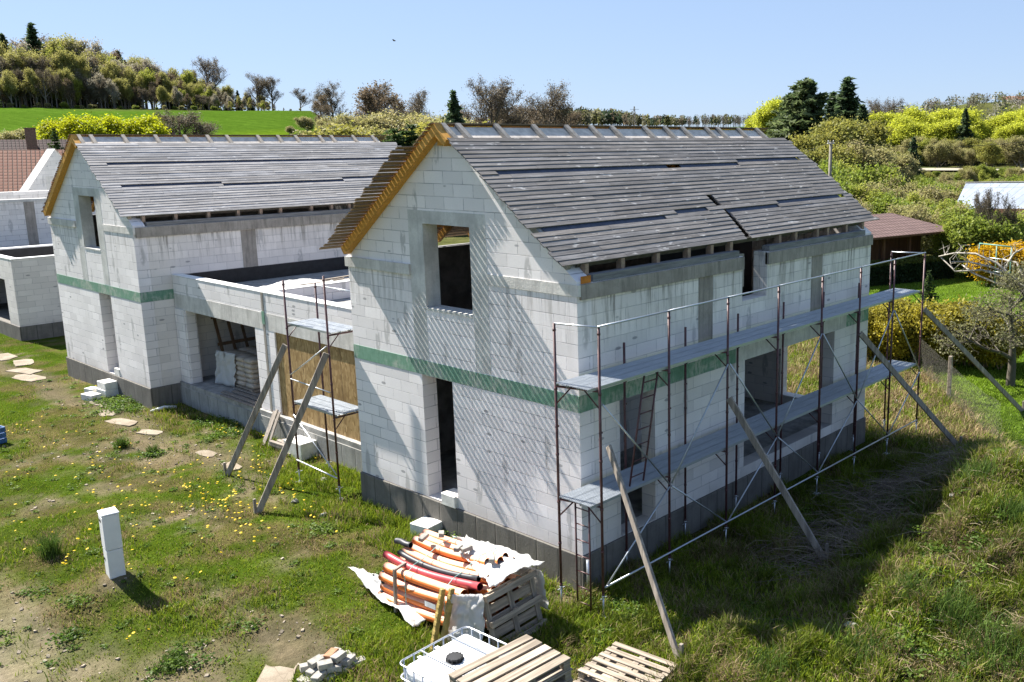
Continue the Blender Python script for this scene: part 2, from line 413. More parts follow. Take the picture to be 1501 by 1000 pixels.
# ------------------------------------------------------------ world and sun
SUN_TRAVEL = Vector((.125, -1, -1.06)).normalized()
def make_world():
    w = bpy.data.worlds.new('World'); sc.world = w; w.use_nodes = True; nt = w.node_tree
    bg = nt.nodes['Background']; sk = nt.nodes.new('ShaderNodeTexSky'); sk.sky_type = 'NISHITA'; sk.sun_disc = False
    sk.sun_elevation = math.asin(-SUN_TRAVEL.z); sk.sun_rotation = math.atan2(-SUN_TRAVEL.x, -SUN_TRAVEL.y)
    sk.altitude = 900; sk.air_density = 1.0; sk.dust_density = .25; sk.ozone_density = 1.0
    gm = nt.nodes.new('ShaderNodeGamma'); gm.inputs[1].default_value = .35; nt.links.new(sk.outputs[0], gm.inputs[0])
    mx = nt.nodes.new('ShaderNodeMix'); mx.data_type = 'RGBA'; mx.blend_type = 'MULTIPLY'; mx.inputs[0].default_value = 1; mx.inputs[7].default_value = (.665, .82, 1.10, 1)
    nt.links.new(gm.outputs[0], mx.inputs[6]); nt.links.new(mx.outputs[2], bg.inputs[0]); bg.inputs[1].default_value = .140
    sd = bpy.data.lights.new('sun', 'SUN'); so = bpy.data.objects.new('sun', sd); COL.objects.link(so)
    sd.energy = 5.0; sd.angle = R(.53); sd.color = (1, .945, .86)
    so.rotation_euler = SUN_TRAVEL.to_track_quat('-Z', 'Y').to_euler(); so.location = (-20, 60, 60)
    sc.view_settings.view_transform = 'Standard'; sc.view_settings.look = 'None'; sc.view_settings.exposure = 1.72; sc.view_settings.gamma = 1
make_world()
# ------------------------------------------------------------ ground
def hash2(ix, iy, s):
    h = (ix.astype(np.int64)*374761393 + iy.astype(np.int64)*668265263 + s*1442695041) & 0x7fffffff
    h = ((h ^ (h >> 13))*1274126177) & 0x7fffffff
    return ((h ^ (h >> 16)) & 0xffff)/65535.0
def vnoise(x, y, s=0):
    x = np.asarray(x, float); y = np.asarray(y, float)
    ix, iy = np.floor(x), np.floor(y); fx, fy = x-ix, y-iy; fx = fx*fx*(3-2*fx); fy = fy*fy*(3-2*fy)
    a = hash2(ix, iy, s); b = hash2(ix+1, iy, s); c = hash2(ix, iy+1, s); d = hash2(ix+1, iy+1, s)
    return (a*(1-fx)+b*fx)*(1-fy) + (c*(1-fx)+d*fx)*fy
def fbm(x, y, s=0, o=4):
    v = 0; a = .5; t = 0
    for i in range(o):
        v = v + a*vnoise(np.asarray(x)*2**i + 17.3*i, np.asarray(y)*2**i - 9.1*i, s+i); t += a; a *= .55
    return v/t
def sst(a, b, x):
    t = np.clip((np.asarray(x, float)-a)/(b-a), 0, 1); return t*t*(3-2*t)
def azr(x, y):
    dx, dy = x-CP.x, y-CP.y
    return np.degrees(np.arctan2(dy, dx)), np.hypot(dx, dy)
def fence_d(x, y): return (x-20.3)*.606 - (y-2.5)*.798
def gz(x, y):
    x = np.asarray(x, float); y = np.asarray(y, float)
    a, r = azr(x, y)
    z = -.68 + .10*(fbm(x*.35, y*.35, 3)-.5) + .06*(fbm(x*1.3, y*1.3, 5)-.5)
    # the yard falls away to the bottom left, the meter box stands on a little mound
    z = z - .28*sst(-3.5, -7.5, x)*sst(11, 5, y)
    z = z + .30*np.exp(-((x+5.45)**2+(y-7.1)**2)/.55)
    # the overgrown bank along the right of the house
    amp = np.clip(.70+.17*(x-1), .35, 2.2)*(1-.62*sst(11.5, 16, x))*sst(1.0, -2.2, fence_d(x, y))*sst(-5.5, -1.5, x)
    z = z + amp*sst(-2.1, -5.6, y)*(1+.35*(fbm(x*.8, y*.8, 9)-.5)) + .25*sst(-2, -4, y)*(fbm(x*1.1+4, y*1.1, 13)-.5)*sst(-4, -1, x)*(1-sst(18, 22, x))
    z = z + .25*np.exp(-((x+.6)**2+(y+3.6)**2)/1.2)
    # the far country
    wl = sst(54, 60, a); left = -.7 + np.clip(r-60, 0, 40)*.1425
    left = np.where(r > 100, 5+.073*(np.minimum(r, 262)-100), left); left = left + np.clip(r-262, 0, 160)*.012 + np.clip(r-422, 0, 600)*.01
    left = left - .03*np.clip(r-262, 0, 400)*sst(67, 60, a)
    mid = -.7 + 4.0*sst(90, 220, r) + 13.5*sst(300, 560, r)
    hill = 17*np.exp(-((a-19.5)/6.5)**2)*sst(300, 720, r)
    farz = wl*left + (1-wl)*(mid + hill)
    w = sst(45, 75, r)
    return z*(1-w) + farz*w
def gz1(x, y): return float(gz(np.array([x]), np.array([y]))[0])

SLABS = [(-.78, 28.0, 1.5, .7, .3), (-.35, 29.6, 1.3, .7, -.2), (-1.0, 26.9, 1.6, .75, .2), (-.55, 31.4, 1.6, .8, .1), (-.7, 20.9, 1.35, .5, .1), (-1.12, 18.2, 1.3, .5, .25), (-.85, 13.3, .8, .4, .05), (-1.0, 16.5, .9, .42, .4), (-1.05, 19.6, .9, .45, -.2), (-.9, 11.8, .8, .4, -.2)]
def dirt(x, y):
    """0 grown over .. 1 bare"""
    n = fbm(x*.55, y*.55, 21, 5); n2 = fbm(x*1.9, y*1.9, 31, 4)
    d = sst(.545, .68, n)*.8*sst(.36, .58, n2)
    d = np.maximum(d, sst(1.8, .4, np.hypot((x+8.2)/1.45, (y-6.0)/3.6) + 1.3*(n2-.5)))
    d = np.maximum(d, sst(1.3, .4, np.hypot((x+6.0)/1.2, (y-3.2)/1.2) + .9*(n2-.5))*.85)
    d = np.maximum(d, sst(.95, .2, np.abs(x+4.35)+.25*np.abs(y-2.9) + 1.2*(n2-.5))*.9)
    d = np.maximum(d, sst(.75, .25, np.abs(x+.95+.25*np.sin(y*.9))*1.0 + .9*(n2-.45))*sst(10.5, 12.5, y)*(1-sst(33, 36, y))*.9)
    d = np.maximum(d, sst(.5, .15, np.hypot(x+5.5, y-6.95))*.9)
    d = np.maximum(d, sst(.6, .2, np.abs(y+1.1)+.8*(n2-.4))*sst(3, 6, x)*sst(13, 11, x)*.5)
    return np.clip(d, 0, 1)
def straw(x, y):
    """0 fresh green .. 1 last year's dead grass"""
    s = sst(.38, .58, fbm(x*.7+3, y*.7, 41, 4))*sst(.34, .54, fbm(x*1.9, y*1.9, 43, 3))
    bank = sst(-1.8, -3.2, y)*sst(-4, -1.5, x)*(1-sst(19, 22, x))
    s2 = sst(.42, .64, fbm(x*1.2, y*1.2, 51, 4))*.95
    behind = sst(11.6, 13, x)*(1-sst(19, 21.5, x))*sst(-7, -4, y)*sst(16, 10, y)
    s3 = sst(.34, .56, fbm(x*.9, y*.9, 57, 4))*.95
    left = .6*sst(-4.5, -8, x)*sst(.4, .6, fbm(x*.9, y*.9, 61, 3))
    return np.clip(np.maximum.reduce([s*.85, s2*bank*.55, s3*behind*.9, left*.7]), 0, 1)
def lawn(x, y):
    return sst(.4, 1.2, fence_d(x, y))*(1-sst(54, 58, x))
GREEN = np.array((.095, .150, .018)); OLIVE = np.array((.085, .095, .032)); STRAW = np.array((.22, .185, .08)); SOIL = np.array((.21, .17, .12)); GRAVEL = np.array((.33, .275, .21))
def ground_colour(x, y):
    a, r = azr(x, y); d = dirt(x, y)[:, None]; s = straw(x, y)[:, None]
    c = GREEN*.75*(1-s) + STRAW*.62*s
    so = SOIL + (GRAVEL-SOIL)*sst(-5.5, -8, x)[:, None]
    c = c*(1-d) + so*d
    c = c*(1-.55*(sst(-1.6, -3, y)*sst(-4, -2, x))[:, None]*(1-.5*d))  # bank ground darkened to deepen the house shadow there
    lw = lawn(x, y)[:, None]; c = c*(1-lw) + np.array((.12, .20, .018))*lw
    # fields and scrub far off
    n = fbm(x*.02, y*.02, 71, 4)[:, None]
    scrub = np.array((.12, .125, .05))*(.7+.6*n)
    field = np.array((.080, .150, .018))*(.92+.16*fbm(x*.012, y*.09, 73, 3)[:, None])
    field2 = np.array((.14, .22, .016))*np.ones_like(n)
    isl = (sst(57, 59.5, a)*sst(62, 80, r)*(1-sst(258, 264, r)))[:, None]
    f = field2 + (field-field2)*sst(150, 158, r + 12*(a-66)/6)[:, None]
    farc = scrub*(1-isl) + f*isl
    strip = (sst(30.5, 32, a)*(1-sst(36.4, 37, a))*sst(380, 400, r)*(1-sst(640, 660, r)))[:, None]
    farc = farc*(1-strip) + np.array((.055, .16, .03))*strip
    top = (sst(17.5, 19.5, a)*(1-sst(24.5, 26, a))*sst(610, 640, r))[:, None]
    farc = farc*(1-top) + np.array((.16, .22, .045))*top
    sl = (sst(23.4, 23.8, a)*(1-sst(26.0, 26.6, a))*sst(160, 170, r)*(1-sst(330, 360, r)))[:, None]
    farc = farc*(1-sl) + np.array((.05, .16, .02))*sl
    w = sst(52, 66, r)[:, None]
    return c*(1-w) + farc*w
def make_ground():
    def axis(lo, hi, step, far_):
        g = list(np.arange(lo, hi+1e-6, step)); s = step
        while g[-1] < far_: s *= 1.13; g.append(g[-1]+s)
        s = step
        while g[0] > -far_: s *= 1.13; g.insert(0, g[0]-s)
        return np.array(g)
    gx, gy = axis(-12, 24, .2, 4500), axis(-9, 34, .2, 4500)
    X, Y = np.meshgrid(gx, gy, indexing='ij'); x, y = X.ravel(), Y.ravel()
    z = gz(x, y); nx, ny = len(gx), len(gy)
    i = np.arange(nx*ny).reshape(nx, ny)
    F = np.stack([i[:-1, :-1], i[1:, :-1], i[1:, 1:], i[:-1, 1:]], -1).reshape(-1, 4)
    me = np_mesh('ground', np.stack([x, y, z], -1), F, None, True)
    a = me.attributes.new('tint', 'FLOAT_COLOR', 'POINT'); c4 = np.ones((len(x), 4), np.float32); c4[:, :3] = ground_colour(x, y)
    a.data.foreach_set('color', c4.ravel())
    t = NT('ground'); c = t.mix(1, t.attr(), (.80,)*3, 'MULTIPLY'); p = t.tc()
    n1 = t.noise(p, .9, 6, .65); n2 = t.noise(p, 9, 6, .7); n3 = t.noise(p, 45, 4, .7); n0 = t.noise(p, .05, 6, .65)
    c = t.mix(t.ramp(n1, .3, .7), t.mix(1, c, (.72, .74, .72), 'MULTIPLY'), t.mix(1, c, (1.2, 1.17, 1.12), 'MULTIPLY'))
    c = t.mix(t.ramp(n2, .35, .72, 0, .6), c, t.mix(1, c, (.45, .45, .42), 'MULTIPLY'))
    c = t.mix(t.ramp(n3, .62, .74, 0, .55), c, t.mix(1, c, (1.9, 1.8, 1.6), 'MULTIPLY'))
    c = t.mix(t.ramp(n0, .35, .65, 0, .25), c, t.mix(1, c, (.6, .62, .6), 'MULTIPLY'))
    rows = t.noise(t.map(p, (.9, .035, .05), rot=(0, 0, R(24))), 1, 4, .6)
    c = t.mix(t.ramp(rows, .38, .62, 0, .7), c, t.mix(1, c, (.68, .76, .6), 'MULTIPLY'))
    t.bump(t.math('ADD', t.math('MULTIPLY', n2, 1), t.math('MULTIPLY', n3, .5)), .9, .05)
    o = link('ground', me, t.done(c, .95, 0, .0)); tag(o, kind='structure')
make_ground()
def make_path():
    m = MB(); rr = random.Random(3)
    def slab(cx, cy, L, W, rot):
        n = 11; top = []; ca, sa = math.cos(rot), math.sin(rot)
        for k in range(n):
            t = 2*math.pi*k/n; q = max(abs(math.cos(t)), abs(math.sin(t))); rad = (.86/q)*rr.uniform(.82, 1.06)
            u, v = math.cos(t)*rad*W/2*1.1, math.sin(t)*rad*L/2*1.1
            top.append((cx+u*ca-v*sa, cy+u*sa+v*ca))
        zt = gz1(cx, cy)+.02
        m.add([(a, b, zt+rr.uniform(-.012, .012)) for a, b in top] + [(a, b, zt-.15) for a, b in top],
              [tuple(range(n))] + [(k, n+k, n+(k+1) % n, (k+1) % n)[::1] for k in range(n)])
    for s in SLABS: slab(*s)
    for cx, cy, L, W, rot in [(-4.95, 2.0, 1.9, .62, -.72)]: slab(cx, cy, L, W, rot)
    t = NT('broken_concrete_path'); n = t.noise(t.tc(), 2.2, 6, .7); v = t.voro(t.tc(), 3.2, 'DISTANCE_TO_EDGE'); n2 = t.noise(t.tc(), 30, 4, .7)
    c = t.mix(t.ramp(n, .3, .7), (.19, .155, .115), (.29, .25, .195)); c = t.mix(t.ramp(v, .02, .0, 0, .7), c, (.12, .10, .07)); c = t.mix(t.ramp(n2, .5, .75, 0, .4), c, (.2, .17, .13))
    t.bump(n2, .6, .02)
    tag(m.build('path', t.done(c, .95, 0, .2)), kind='structure')
make_path()
# ------------------------------------------------------------ the shells
K = .74; KS = math.hypot(1, K); W7 = 7.13; LX = 11.25; YR = W7/2; ZR = 7.90     # roof pitch, house width, length, ridge
def roofz(y): return ZR - K*abs(y-YR)
RAFT_X = [.04, .40, 1.38, 2.42, 3.41, 4.20, 4.91, 6.08, 6.88, 7.60, 8.62, 9.14, 10.11, 11.02]
SN = Vector((0, -K/KS, 1/KS)); SD = Vector((0, -1/KS, -K/KS))        # near slope: normal and downhill
def onslope(x, s, h=0):     # s metres down the near slope from the ridge, h above it
    return Vector((x, YR, ZR)) + SD*s + SN*h
def boards_near(m, bare, slit, seed, x0=-.24, x1=11.86):
    """weathered boards of the near roof slope, laid course by course; bare: (s0,s1,x0,x1) strips left without a board"""
    rr = random.Random(seed); s = .53; end = 4.17; course = 0
    while s < end:
        w = .128; off = rr.uniform(0, 3.5); x = x0 - off; course += 1; edge = rr.uniform(-.03, .03)
        cut0 = x0+edge; cut1 = x1 + .26*(s-.53)/3.6*0 + rr.choice((0, 0, 0, .06, .12, -.05))
        while x < cut1:
            L = rr.choice((3.0, 3.5, 4.0, 4.0, 4.5)); a, b = max(x, cut0), min(x+L, cut1)-.006; x += L
            if b-a < .08: continue
            segs = [(a, b)]
            for (s0, s1, bx0, bx1) in bare:
                if s0 <= s+w*.5 <= s1:
                    segs = [q for (p, r) in segs for q in ((p, min(r, bx0)), (max(p, bx1), r)) if q[1]-q[0] > .05]
            if slit:
                for (s0, s1, c0, c1, sk) in slit:
                    if s0 <= s+w*.5 <= s1:
                        cc = c0+sk*(s-s0), c1+sk*(s-s0)
                        segs = [q for (p, r) in segs for q in ((p, min(r, cc[0])), (max(p, cc[1]), r)) if q[1]-q[0] > .05]
            g = rr.choice((.82, .92, 1, 1, 1.05, 1.12)); wr = rr.uniform(-.02, .02); m.col = (g*(1+wr), g, g*(1-wr*1.5)); lift = rr.uniform(0, .004)
            for (p, r) in segs:
                c = onslope((p+r)/2, s+w/2, .044+lift)
                tilt = rr.uniform(.002, .006)
                m.obox(c, Vector(((r-p)/2, 0, 0)), SD*(w/2-.003)+SN*tilt, SN*.011)
        s += w
    m.col = (1, 1, 1)
def make_house(root, mirrored, near_holes, bare, slit, seed, door, win, pil):
    def P(name, mat, fn, par=root):
        m = MB(); fn(m); return m.build(name, mat, par)
    d0, d1 = door; w0, w1 = win; ZB = 2.75; ZT = 3.06
    gtop = [(0, roofz(0)-.14), (YR, ZR-.14), (W7, roofz(W7)-.14)]
    # gable wall facing the yard; block courses, window and door openings
    P('gable_wall', M['block'], lambda m: wall(m, 0, 0, .36, 0, W7, 0, gtop, [(w0, w1, 4.20, 5.94), (d0, d1, .02, 2.74)]))
    # far gable, two long walls
    P('rear_gable_wall', M['block_grey'], lambda m: wall(m, 0, LX-.36, LX, 0, W7, 0, gtop, [(1.0, 2.5, .3, 2.6)]))
    P('long_wall', M['block_grey'], lambda m: wall(m, 1, 0, .36, .3601, LX-.3601, 0, [(.3601, 5.08), (LX-.3601, 5.08)], near_holes))
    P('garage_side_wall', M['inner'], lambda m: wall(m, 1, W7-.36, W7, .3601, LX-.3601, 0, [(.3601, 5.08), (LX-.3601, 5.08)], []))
    P('floor_slab', M['slab'], lambda m: m.box(.36, LX-.36, .36, W7-.36, -.05, .02).box(.37, LX-.37, .37, W7-.37, 2.86, 3.06) if not near_holes else m.box(.36, LX-.36, .36, W7-.36, -.05, .02).box(.37, LX-.37, 3.4, W7-.37, 2.86, 3.06).box(.37, 4.6, .37, 3.4, 2.86, 3.06).box(4.6, LX-.37, .37, 3.4, 2.86, 3.06))
    if near_holes: P('partition_wall', M['block_grey'], lambda m: m.box(.37, 6.0, 3.3, 3.45, .02, 2.86))
    P('plinth', M['plinth'], lambda m: m.bbox(-.045, LX+.03, -.045, W7+.045, -1.25, -.004, .012))
    e = .004
    # concrete parts cast flush with the blocks
    P('window_surround', M['concrete'], lambda m: (m.box(-e, .36, w0-.47, w0+.004, 4.215, 6.2), m.box(-e, .36, w1-.004, w1+.47, 4.215, 6.2), m.box(-e-.001, .36, w0+.004, w1-.004, 5.936, 6.199),
        m.box(-e, .05, w0-.47, w0-.02, 3.08, 4.20), m.box(-e, .05, w1+.02, w1+.47, 3.08, 4.20)))
    P('window_sill', M['concrete'], lambda m: m.box(-.012, .37, w0+.01, w1-.01, 4.16, 4.21))
    P('ring_beam', M['beam_front'], lambda m: m.box(-.05, .05, W7-2.33 if not mirrored else W7-2.5, W7+.05, 4.85, 5.07)); P('ring_beam', M['beam_front'], lambda m: m.box(-.014, .05, -.05, w0-.475, 4.86, 5.07))
    band = P('insulation_band', M['xps'], lambda m: (m.box(-.007, .05, -.006, W7+.004, ZB, ZT)))
    P('insulation_band', M['xps'], lambda m: m.box(.05, 4.915 if not mirrored else 1.0, -.007, .05, ZB, ZT))
    if not mirrored: P('insulation_band', M['xps'], lambda m: m.box(10.0, LX, -.007, .05, ZB, ZT))
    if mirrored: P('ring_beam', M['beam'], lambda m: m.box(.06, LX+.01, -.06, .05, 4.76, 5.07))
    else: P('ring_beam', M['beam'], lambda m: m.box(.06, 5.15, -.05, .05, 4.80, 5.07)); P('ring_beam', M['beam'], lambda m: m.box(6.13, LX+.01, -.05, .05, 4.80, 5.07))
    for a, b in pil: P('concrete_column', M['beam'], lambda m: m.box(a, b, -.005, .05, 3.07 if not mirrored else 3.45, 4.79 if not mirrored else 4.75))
    # door reveal with block teeth, loose block in the doorway
    P('door_threshold', M['concrete'], lambda m: m.box(-.02, .36, d0, d0+.42, 0, .24))
    # timber: wall plate, rafters, ridge underlay, boards
    P('wall_plate', M['plate'], lambda m: m.box(.42, 5.02, .0, .2, 5.075, 5.21).box(6.22, LX-.35, .0, .2, 5.075, 5.21) if near_holes else m.box(.42, LX-.35, .0, .2, 5.075, 5.21))
    for x in RAFT_X:
        def rf(m, x=x):
            c0, c1 = onslope(x, .0, -.06), onslope(x, 4.2, -.06)
            m.obox((c0+c1)/2+SN*.02, Vector((.055, 0, 0)), (c1-c0)/2, SN*.06)
        def rtail(m, x=x): m.box(x-.05, x+.05, .13, .26, 5.2, 5.40)
        if x > .2 and not (not mirrored and 5.0 < x < 6.2): P('rafter_tail', M['tailwood'], rtail)
        P('rafter', M['rafter'] if mirrored else M['rafter_grey'], rf)
        def rfar(m, x=x):
            f = Vector((0, 1/KS, -K/KS)); nf = Vector((0, K/KS, 1/KS)); q0 = Vector((x, YR, ZR)) - nf*.075 + f*.02; q1 = q0 + f*4.35
            m.obox((q0+q1)/2, Vector((.04, 0, 0)), (q1-q0)/2, nf*.07)
        P('rafter', M['larch'], rfar)
    P('ridge_underlay', M['underlay'], lambda m: m.obox(onslope((11.3-.1)/2, .34, -.07), Vector((5.65, 0, 0)), SD*.32, SN*.004))
    P('roof_membrane', M['membrane'], lambda m: (m.obox(onslope((5.35+.1)/2, 2.33, .026), Vector(((5.35-.1)/2, 0, 0)), SD*1.75, SN*.003), m.obox(onslope((5.85+11.3)/2, 2.33, .026), Vector(((11.3-5.85)/2, 0, 0)), SD*1.75, SN*.003)) if slit else
        m.obox(onslope(5.7, 2.33, .026), Vector((5.6, 0, 0)), SD*1.75, SN*.003))
    P('roof_boarding', M['roofboard_pale' if mirrored else 'roofboard'], lambda m: boards_near(m, bare, slit, seed))
    P('eaves_board', M['fascia'], lambda m: m.obox(onslope(5.75, 4.178, -.03), Vector((5.5, 0, 0)), SD*.012, SN*.066))
    # far slope: boards run out past the gable, ragged ends, daylight between them
    def farslope(m):
        rr = random.Random(seed+5); f = Vector((0, 1/KS, -K/KS)); nf = Vector((0, K/KS, 1/KS)); s = .0; i = 0
        while s < 4.45:
            w = .124; x0 = -.24 if s < .74 else -.60+rr.uniform(-.035, .045) - .015*(i % 3)
            if mirrored: x0 = -.2+rr.uniform(-.02, .02)
            g = rr.uniform(.75, 1.2); m.col = (g, g*.98, g*.94); i += 1
            tilt = rr.uniform(.008, .014); c = Vector(((x0+LX+.5)/2, YR, ZR)) + f*(s+w/2) + nf*(.022+rr.uniform(0, .006))
            m.obox(c, Vector(((LX+.5-x0)/2, 0, 0)), f*(w/2-.016)+nf*tilt*.4, nf*.011); s += w
    P('far_roof_boarding', M['roofboard_old'], farslope)
    P('light_block_lining', M['larch'], lambda m: m.obox(Vector((LX/2+.1, YR, ZR)) + Vector((0, 1/KS, -K/KS))*2.0 + Vector((0, K/KS, 1/KS))*.004, Vector((LX/2-.1, 0, 0)), Vector((0, 1/KS, -K/KS))*1.9, Vector((0, K/KS, 1/KS))*.003))  # lining added to block sun through the board gaps, coloured like their underside
    def barge(m):
        f = Vector((0, 1/KS, -K/KS)); nf = Vector((0, K/KS, 1/KS)); q0 = Vector((-.092, YR-.03, ZR)) - nf*.085; q1 = q0+f*4.42
        m.obox((q0+q1)/2, Vector((.088, 0, 0)), (q1-q0)/2, nf*.085)
        q0 = Vector((-.092, YR+.02, ZR)) - SN*.09; q1 = q0+SD*.50
        m.obox((q0+q1)/2, Vector((.087, 0, 0)), (q1-q0)/2, SN*.075)
    P('barge_rafter', M['larch'], barge)
    if not mirrored: P('ridge_purlin', M['larch'], lambda m: m.box(-.05, LX, YR-.08, YR+.08, ZR-.42, ZR-.22))
    else: P('ridge_purlin', M['larch'], lambda m: m.box(.0, LX, YR-.08, YR+.08, ZR-.42, ZR-.22))
M['roofboard_pale'] = board_mat('pale_weathered_roof_board', (.38, .365, .355))
M['tailwood'] = simple('brown_rafter_end', (.30, .21, .15), .85, 0, .25, 12)
M['fascia'] = simple('dark_eaves_board', (.10, .085, .07), .85, 0, .3, 8)
M['rafter_grey'] = wood_mat('grey_rafter_timber', (.25, .24, .225), .25, 20, .8, 1, .7)
M['underlay'] = simple('ridge_underlay_sheet', (.64, .57, .49), .9, 0, .2, 5)
ha = thing('house_shell', 'unfinished white block house behind the long scaffold, with grey boarded roof', 'house', (0, 0, 0), group='unfinished block houses')
SLIT_A = [(2.70, 3.15, 5.63, 5.85, .0), (3.24, 4.4, 5.72, 5.90, -.22)]
make_house(ha, False, [(1.08, 2.13, 0.02, 2.745), (5.15, 6.13, 4.09, 5.09), (5.29, 9.40, .24, 2.745)],
    [(1.55, 1.70, .2, 8.2), (1.42, 1.57, 8.28, 11.35), (3.2, 3.34, -.5, 3.6), (3.09, 3.21, 4.05, 5.2), (3.2, 3.34, 5.9, 8.0), (3.09, 3.22, 8.1, 11.5)], SLIT_A, 5, (3.61, 4.62), (2.85, 4.33), [(3.55, 4.05), (8.12, 8.66)])
ha_lintel = one(lambda m: m.box(4.92, 10.0, -.006, .3, 2.742, 3.07), 'lintel', M['beam_front'], ha)
one(lambda m: (m.box(5.45, 5.80, .40, .75, 4.3, 5.05)), 'dormer_post', M['beam'], ha)
one(lambda m: m.box(4.4, 8.4, 1.9, 2.0, 3.07, 6.3), 'dark_backing', M['black'], ha)  # black panel added behind the upper opening so it reads as dark inside
one(lambda m: (m.box(.1, .34, -.02, .0, 5.08, 5.21)), 'corner_foam', simple('orange_foam', (.45, .16, .02), .8), ha)
hb = thing('house_shell', 'unfinished white block house at the left, with a pale grey boarded roof', 'house', (.1, 19.0, 0), group='unfinished block houses')
make_house(hb, True, [], [(1.50, 1.66, .3, 4.1), (1.58, 1.74, 4.1, 12), (2.72, 2.87, .3, 3.5), (2.84, 2.99, 3.5, 8.1), (2.72, 2.87, 8.1, 12)], None, 9, (2.38, 3.36), (2.78, 4.12), [(3.35, 3.86)])
one(lambda m: m.box(1.25, 8.2, -.012, .0, 3.02, 3.49), 'bitumen_strip', M['black'], hb)

# ------------------------------------------------------------ the double garage between the houses
g = thing('double_garage', 'low flat double garage of white blocks between the two house shells', 'garage', (1.1, W7, 0))
GY0, GY1 = W7+.005, 18.99
def gp(name, mat, fn, par=None): return one(fn, name, mat, par or g, (1.1, W7, 0))
gp('front_wall', M['block'], lambda m: wall(m, 0, 1.1, 1.4, GY0, GY1, .06, [(GY0, 3.5), (GY1, 3.5)], [(13.9, 18.3, .06, 2.46), (8.4, 12.82, .06, 2.46)]))
gp('lintel', M['beam_front'], lambda m: (m.box(1.094, 1.3, 13.42, 18.98, 2.44, 2.93), m.box(1.095, 1.3, GY0, 13.24, 2.44, 2.93)))
gp('parapet_coping', M['white_render'], lambda m: m.box(1.09, 1.41, GY0, GY1, 3.5, 3.52).box(1.41, 7.9, 13.2, 13.5, 3.5, 3.52))
gp('dividing_wall', M['block'], lambda m: m.box(1.41, 7.9, 13.21, 13.49, .06, 3.5))
gp('back_wall', M['block'], lambda m: m.box(7.9, 8.2, GY0, GY1, .06, 3.5))
gp('roof_slab', M['slab'], lambda m: m.box(1.41, 7.9, GY0, 13.2, 2.9, 3.02).box(1.41, 7.9, 13.5, GY1, 2.9, 3.02))
gp('floor_slab', M['slab'], lambda m: m.box(1.0, 7.9, GY0, GY1, -.1, .05))
gp('plinth', M['plinth_light'], lambda m: m.box(.98, 8.1, GY0, GY1, -1.2, -.1))
gp('osb_panel', M['osb'], lambda m: m.box(1.14, 1.18, 8.3, 12.82, -.02, 2.44))
gp('joint_strip', M['beam'], lambda m: m.box(1.083, 1.1, 13.28, 13.38, -.1, 3.5))
gp('insulation_strip', M['xps'], lambda m: m.box(1.075, 1.1, 13.26, 13.40, 2.60, 2.97))
gp('side_pier', M['block'], lambda m: m.box(1.06, 1.45, 18.35, 18.98, -.1, 2.44))
# ------------------------------------------------------------ scaffolds
def deck_mesh(m, x0, x1, y0, y1, z, along='x', n=3):
    """n ribbed steel planks side by side"""
    w = ((y1-y0) if along == 'x' else (x1-x0))/n
    for k in range(n):
        a = (y0 if along == 'x' else x0)+k*w+.009; b = a+w-.018
        prof = [(a, -.05), (a, 0)]; nr = 6; rw = (b-a)/nr
        for j in range(nr):
            q = a+j*rw; prof += [(q+rw*.15, 0), (q+rw*.25, -.014), (q+rw*.75, -.014), (q+rw*.85, 0)]
        prof += [(b, 0), (b, -.05)]
        N = len(prof); vs = []
        for xx in ((x0 if along == 'x' else y0), (x1 if along == 'x' else y1)):
            for (u, h) in prof: vs.append((xx, u, z+h) if along == 'x' else (u, xx, z+h))
        fs = [((i, N+i, N+i+1, i+1) if along == 'y' else (i, i+1, N+i+1, N+i)) for i in range(N-1)]
        m.add(vs, fs)
def foot(m, x, y, zb, zg, r=.024):
    m.tube((x, y, zg-.02), (x, y, zb), .016, 8); m.tube((x, y, zb-.01), (x, y, zb+.025), .03, 8)
    m.box(x-.075, x+.075, y-.075, y+.075, zg-.03, zg+.008)
    m.bar((x-.09, y, zb-.03), (x+.09, y, zb-.03), .018, .018)
SX = [-.51+1.861*k for k in range(8)]; YO, YI = -.98, -.14; ZD = (1.45, 3.5); ZRAIL = 4.53
sa = thing('facade_scaffold', 'long two level steel scaffold along the shaded wall of the near house', 'scaffold', (-.51, YO, 0))
SO = (-.51, YO, 0)
def sp(name, mat, fn, par=sa): return one(fn, name, mat, par, SO)
for k, x in enumerate(SX):
    end = k in (0, 7); xi = x-.2 if k == 0 else x-.28
    for y, top, xx in ((YO, ZRAIL-.02, x), (YI, ZRAIL if end else 3.88, xi)):
        zg = gz1(xx, y); zb = min(zg+.42, -.20)
        def post(m, xx=xx, y=y, top=top, zb=zb):
            m.tube((xx, y, zb), (xx, y, top), .0245, 10)
            for zc in (zb+.05, .55, 1.33, 2.2, 3.38, ZRAIL-.12):
                if zc < top: m.tube((xx, y, zc-.02), (xx, y, zc+.02), .031, 10)
            m.bar((xx-.03, y-.0, 2.7), (xx+.05, y, 2.7), .02, .03)
        po = sp('post', M['paint_post'], post)
        one(lambda m: foot(m, xx, y, zb, zg), 'screw_jack', M['galv'], po, SO)
    for z in ZD:
        def tr(m, x=x, xi=xi, z=z):
            m.tube((x, YO, z-.075), (xi, YI, z-.075), .022, 8)
            m.tube((x, YO+.02, z-.37), (x+(xi-x)*.3, YO+.30, z-.09), .014, 6); m.tube((xi, YI-.02, z-.37), (xi-(xi-x)*.3, YI-.28, z-.09), .014, 6)
        sp('transom', M['paint_post'], tr)
for z in ZD:
    for k in range(7):
        sp('deck', M['deck'], lambda m: deck_mesh(m, SX[k]-.10-(.14 if k == 0 else 0), SX[k+1]-.10, YO+.03, YI-.04, z))
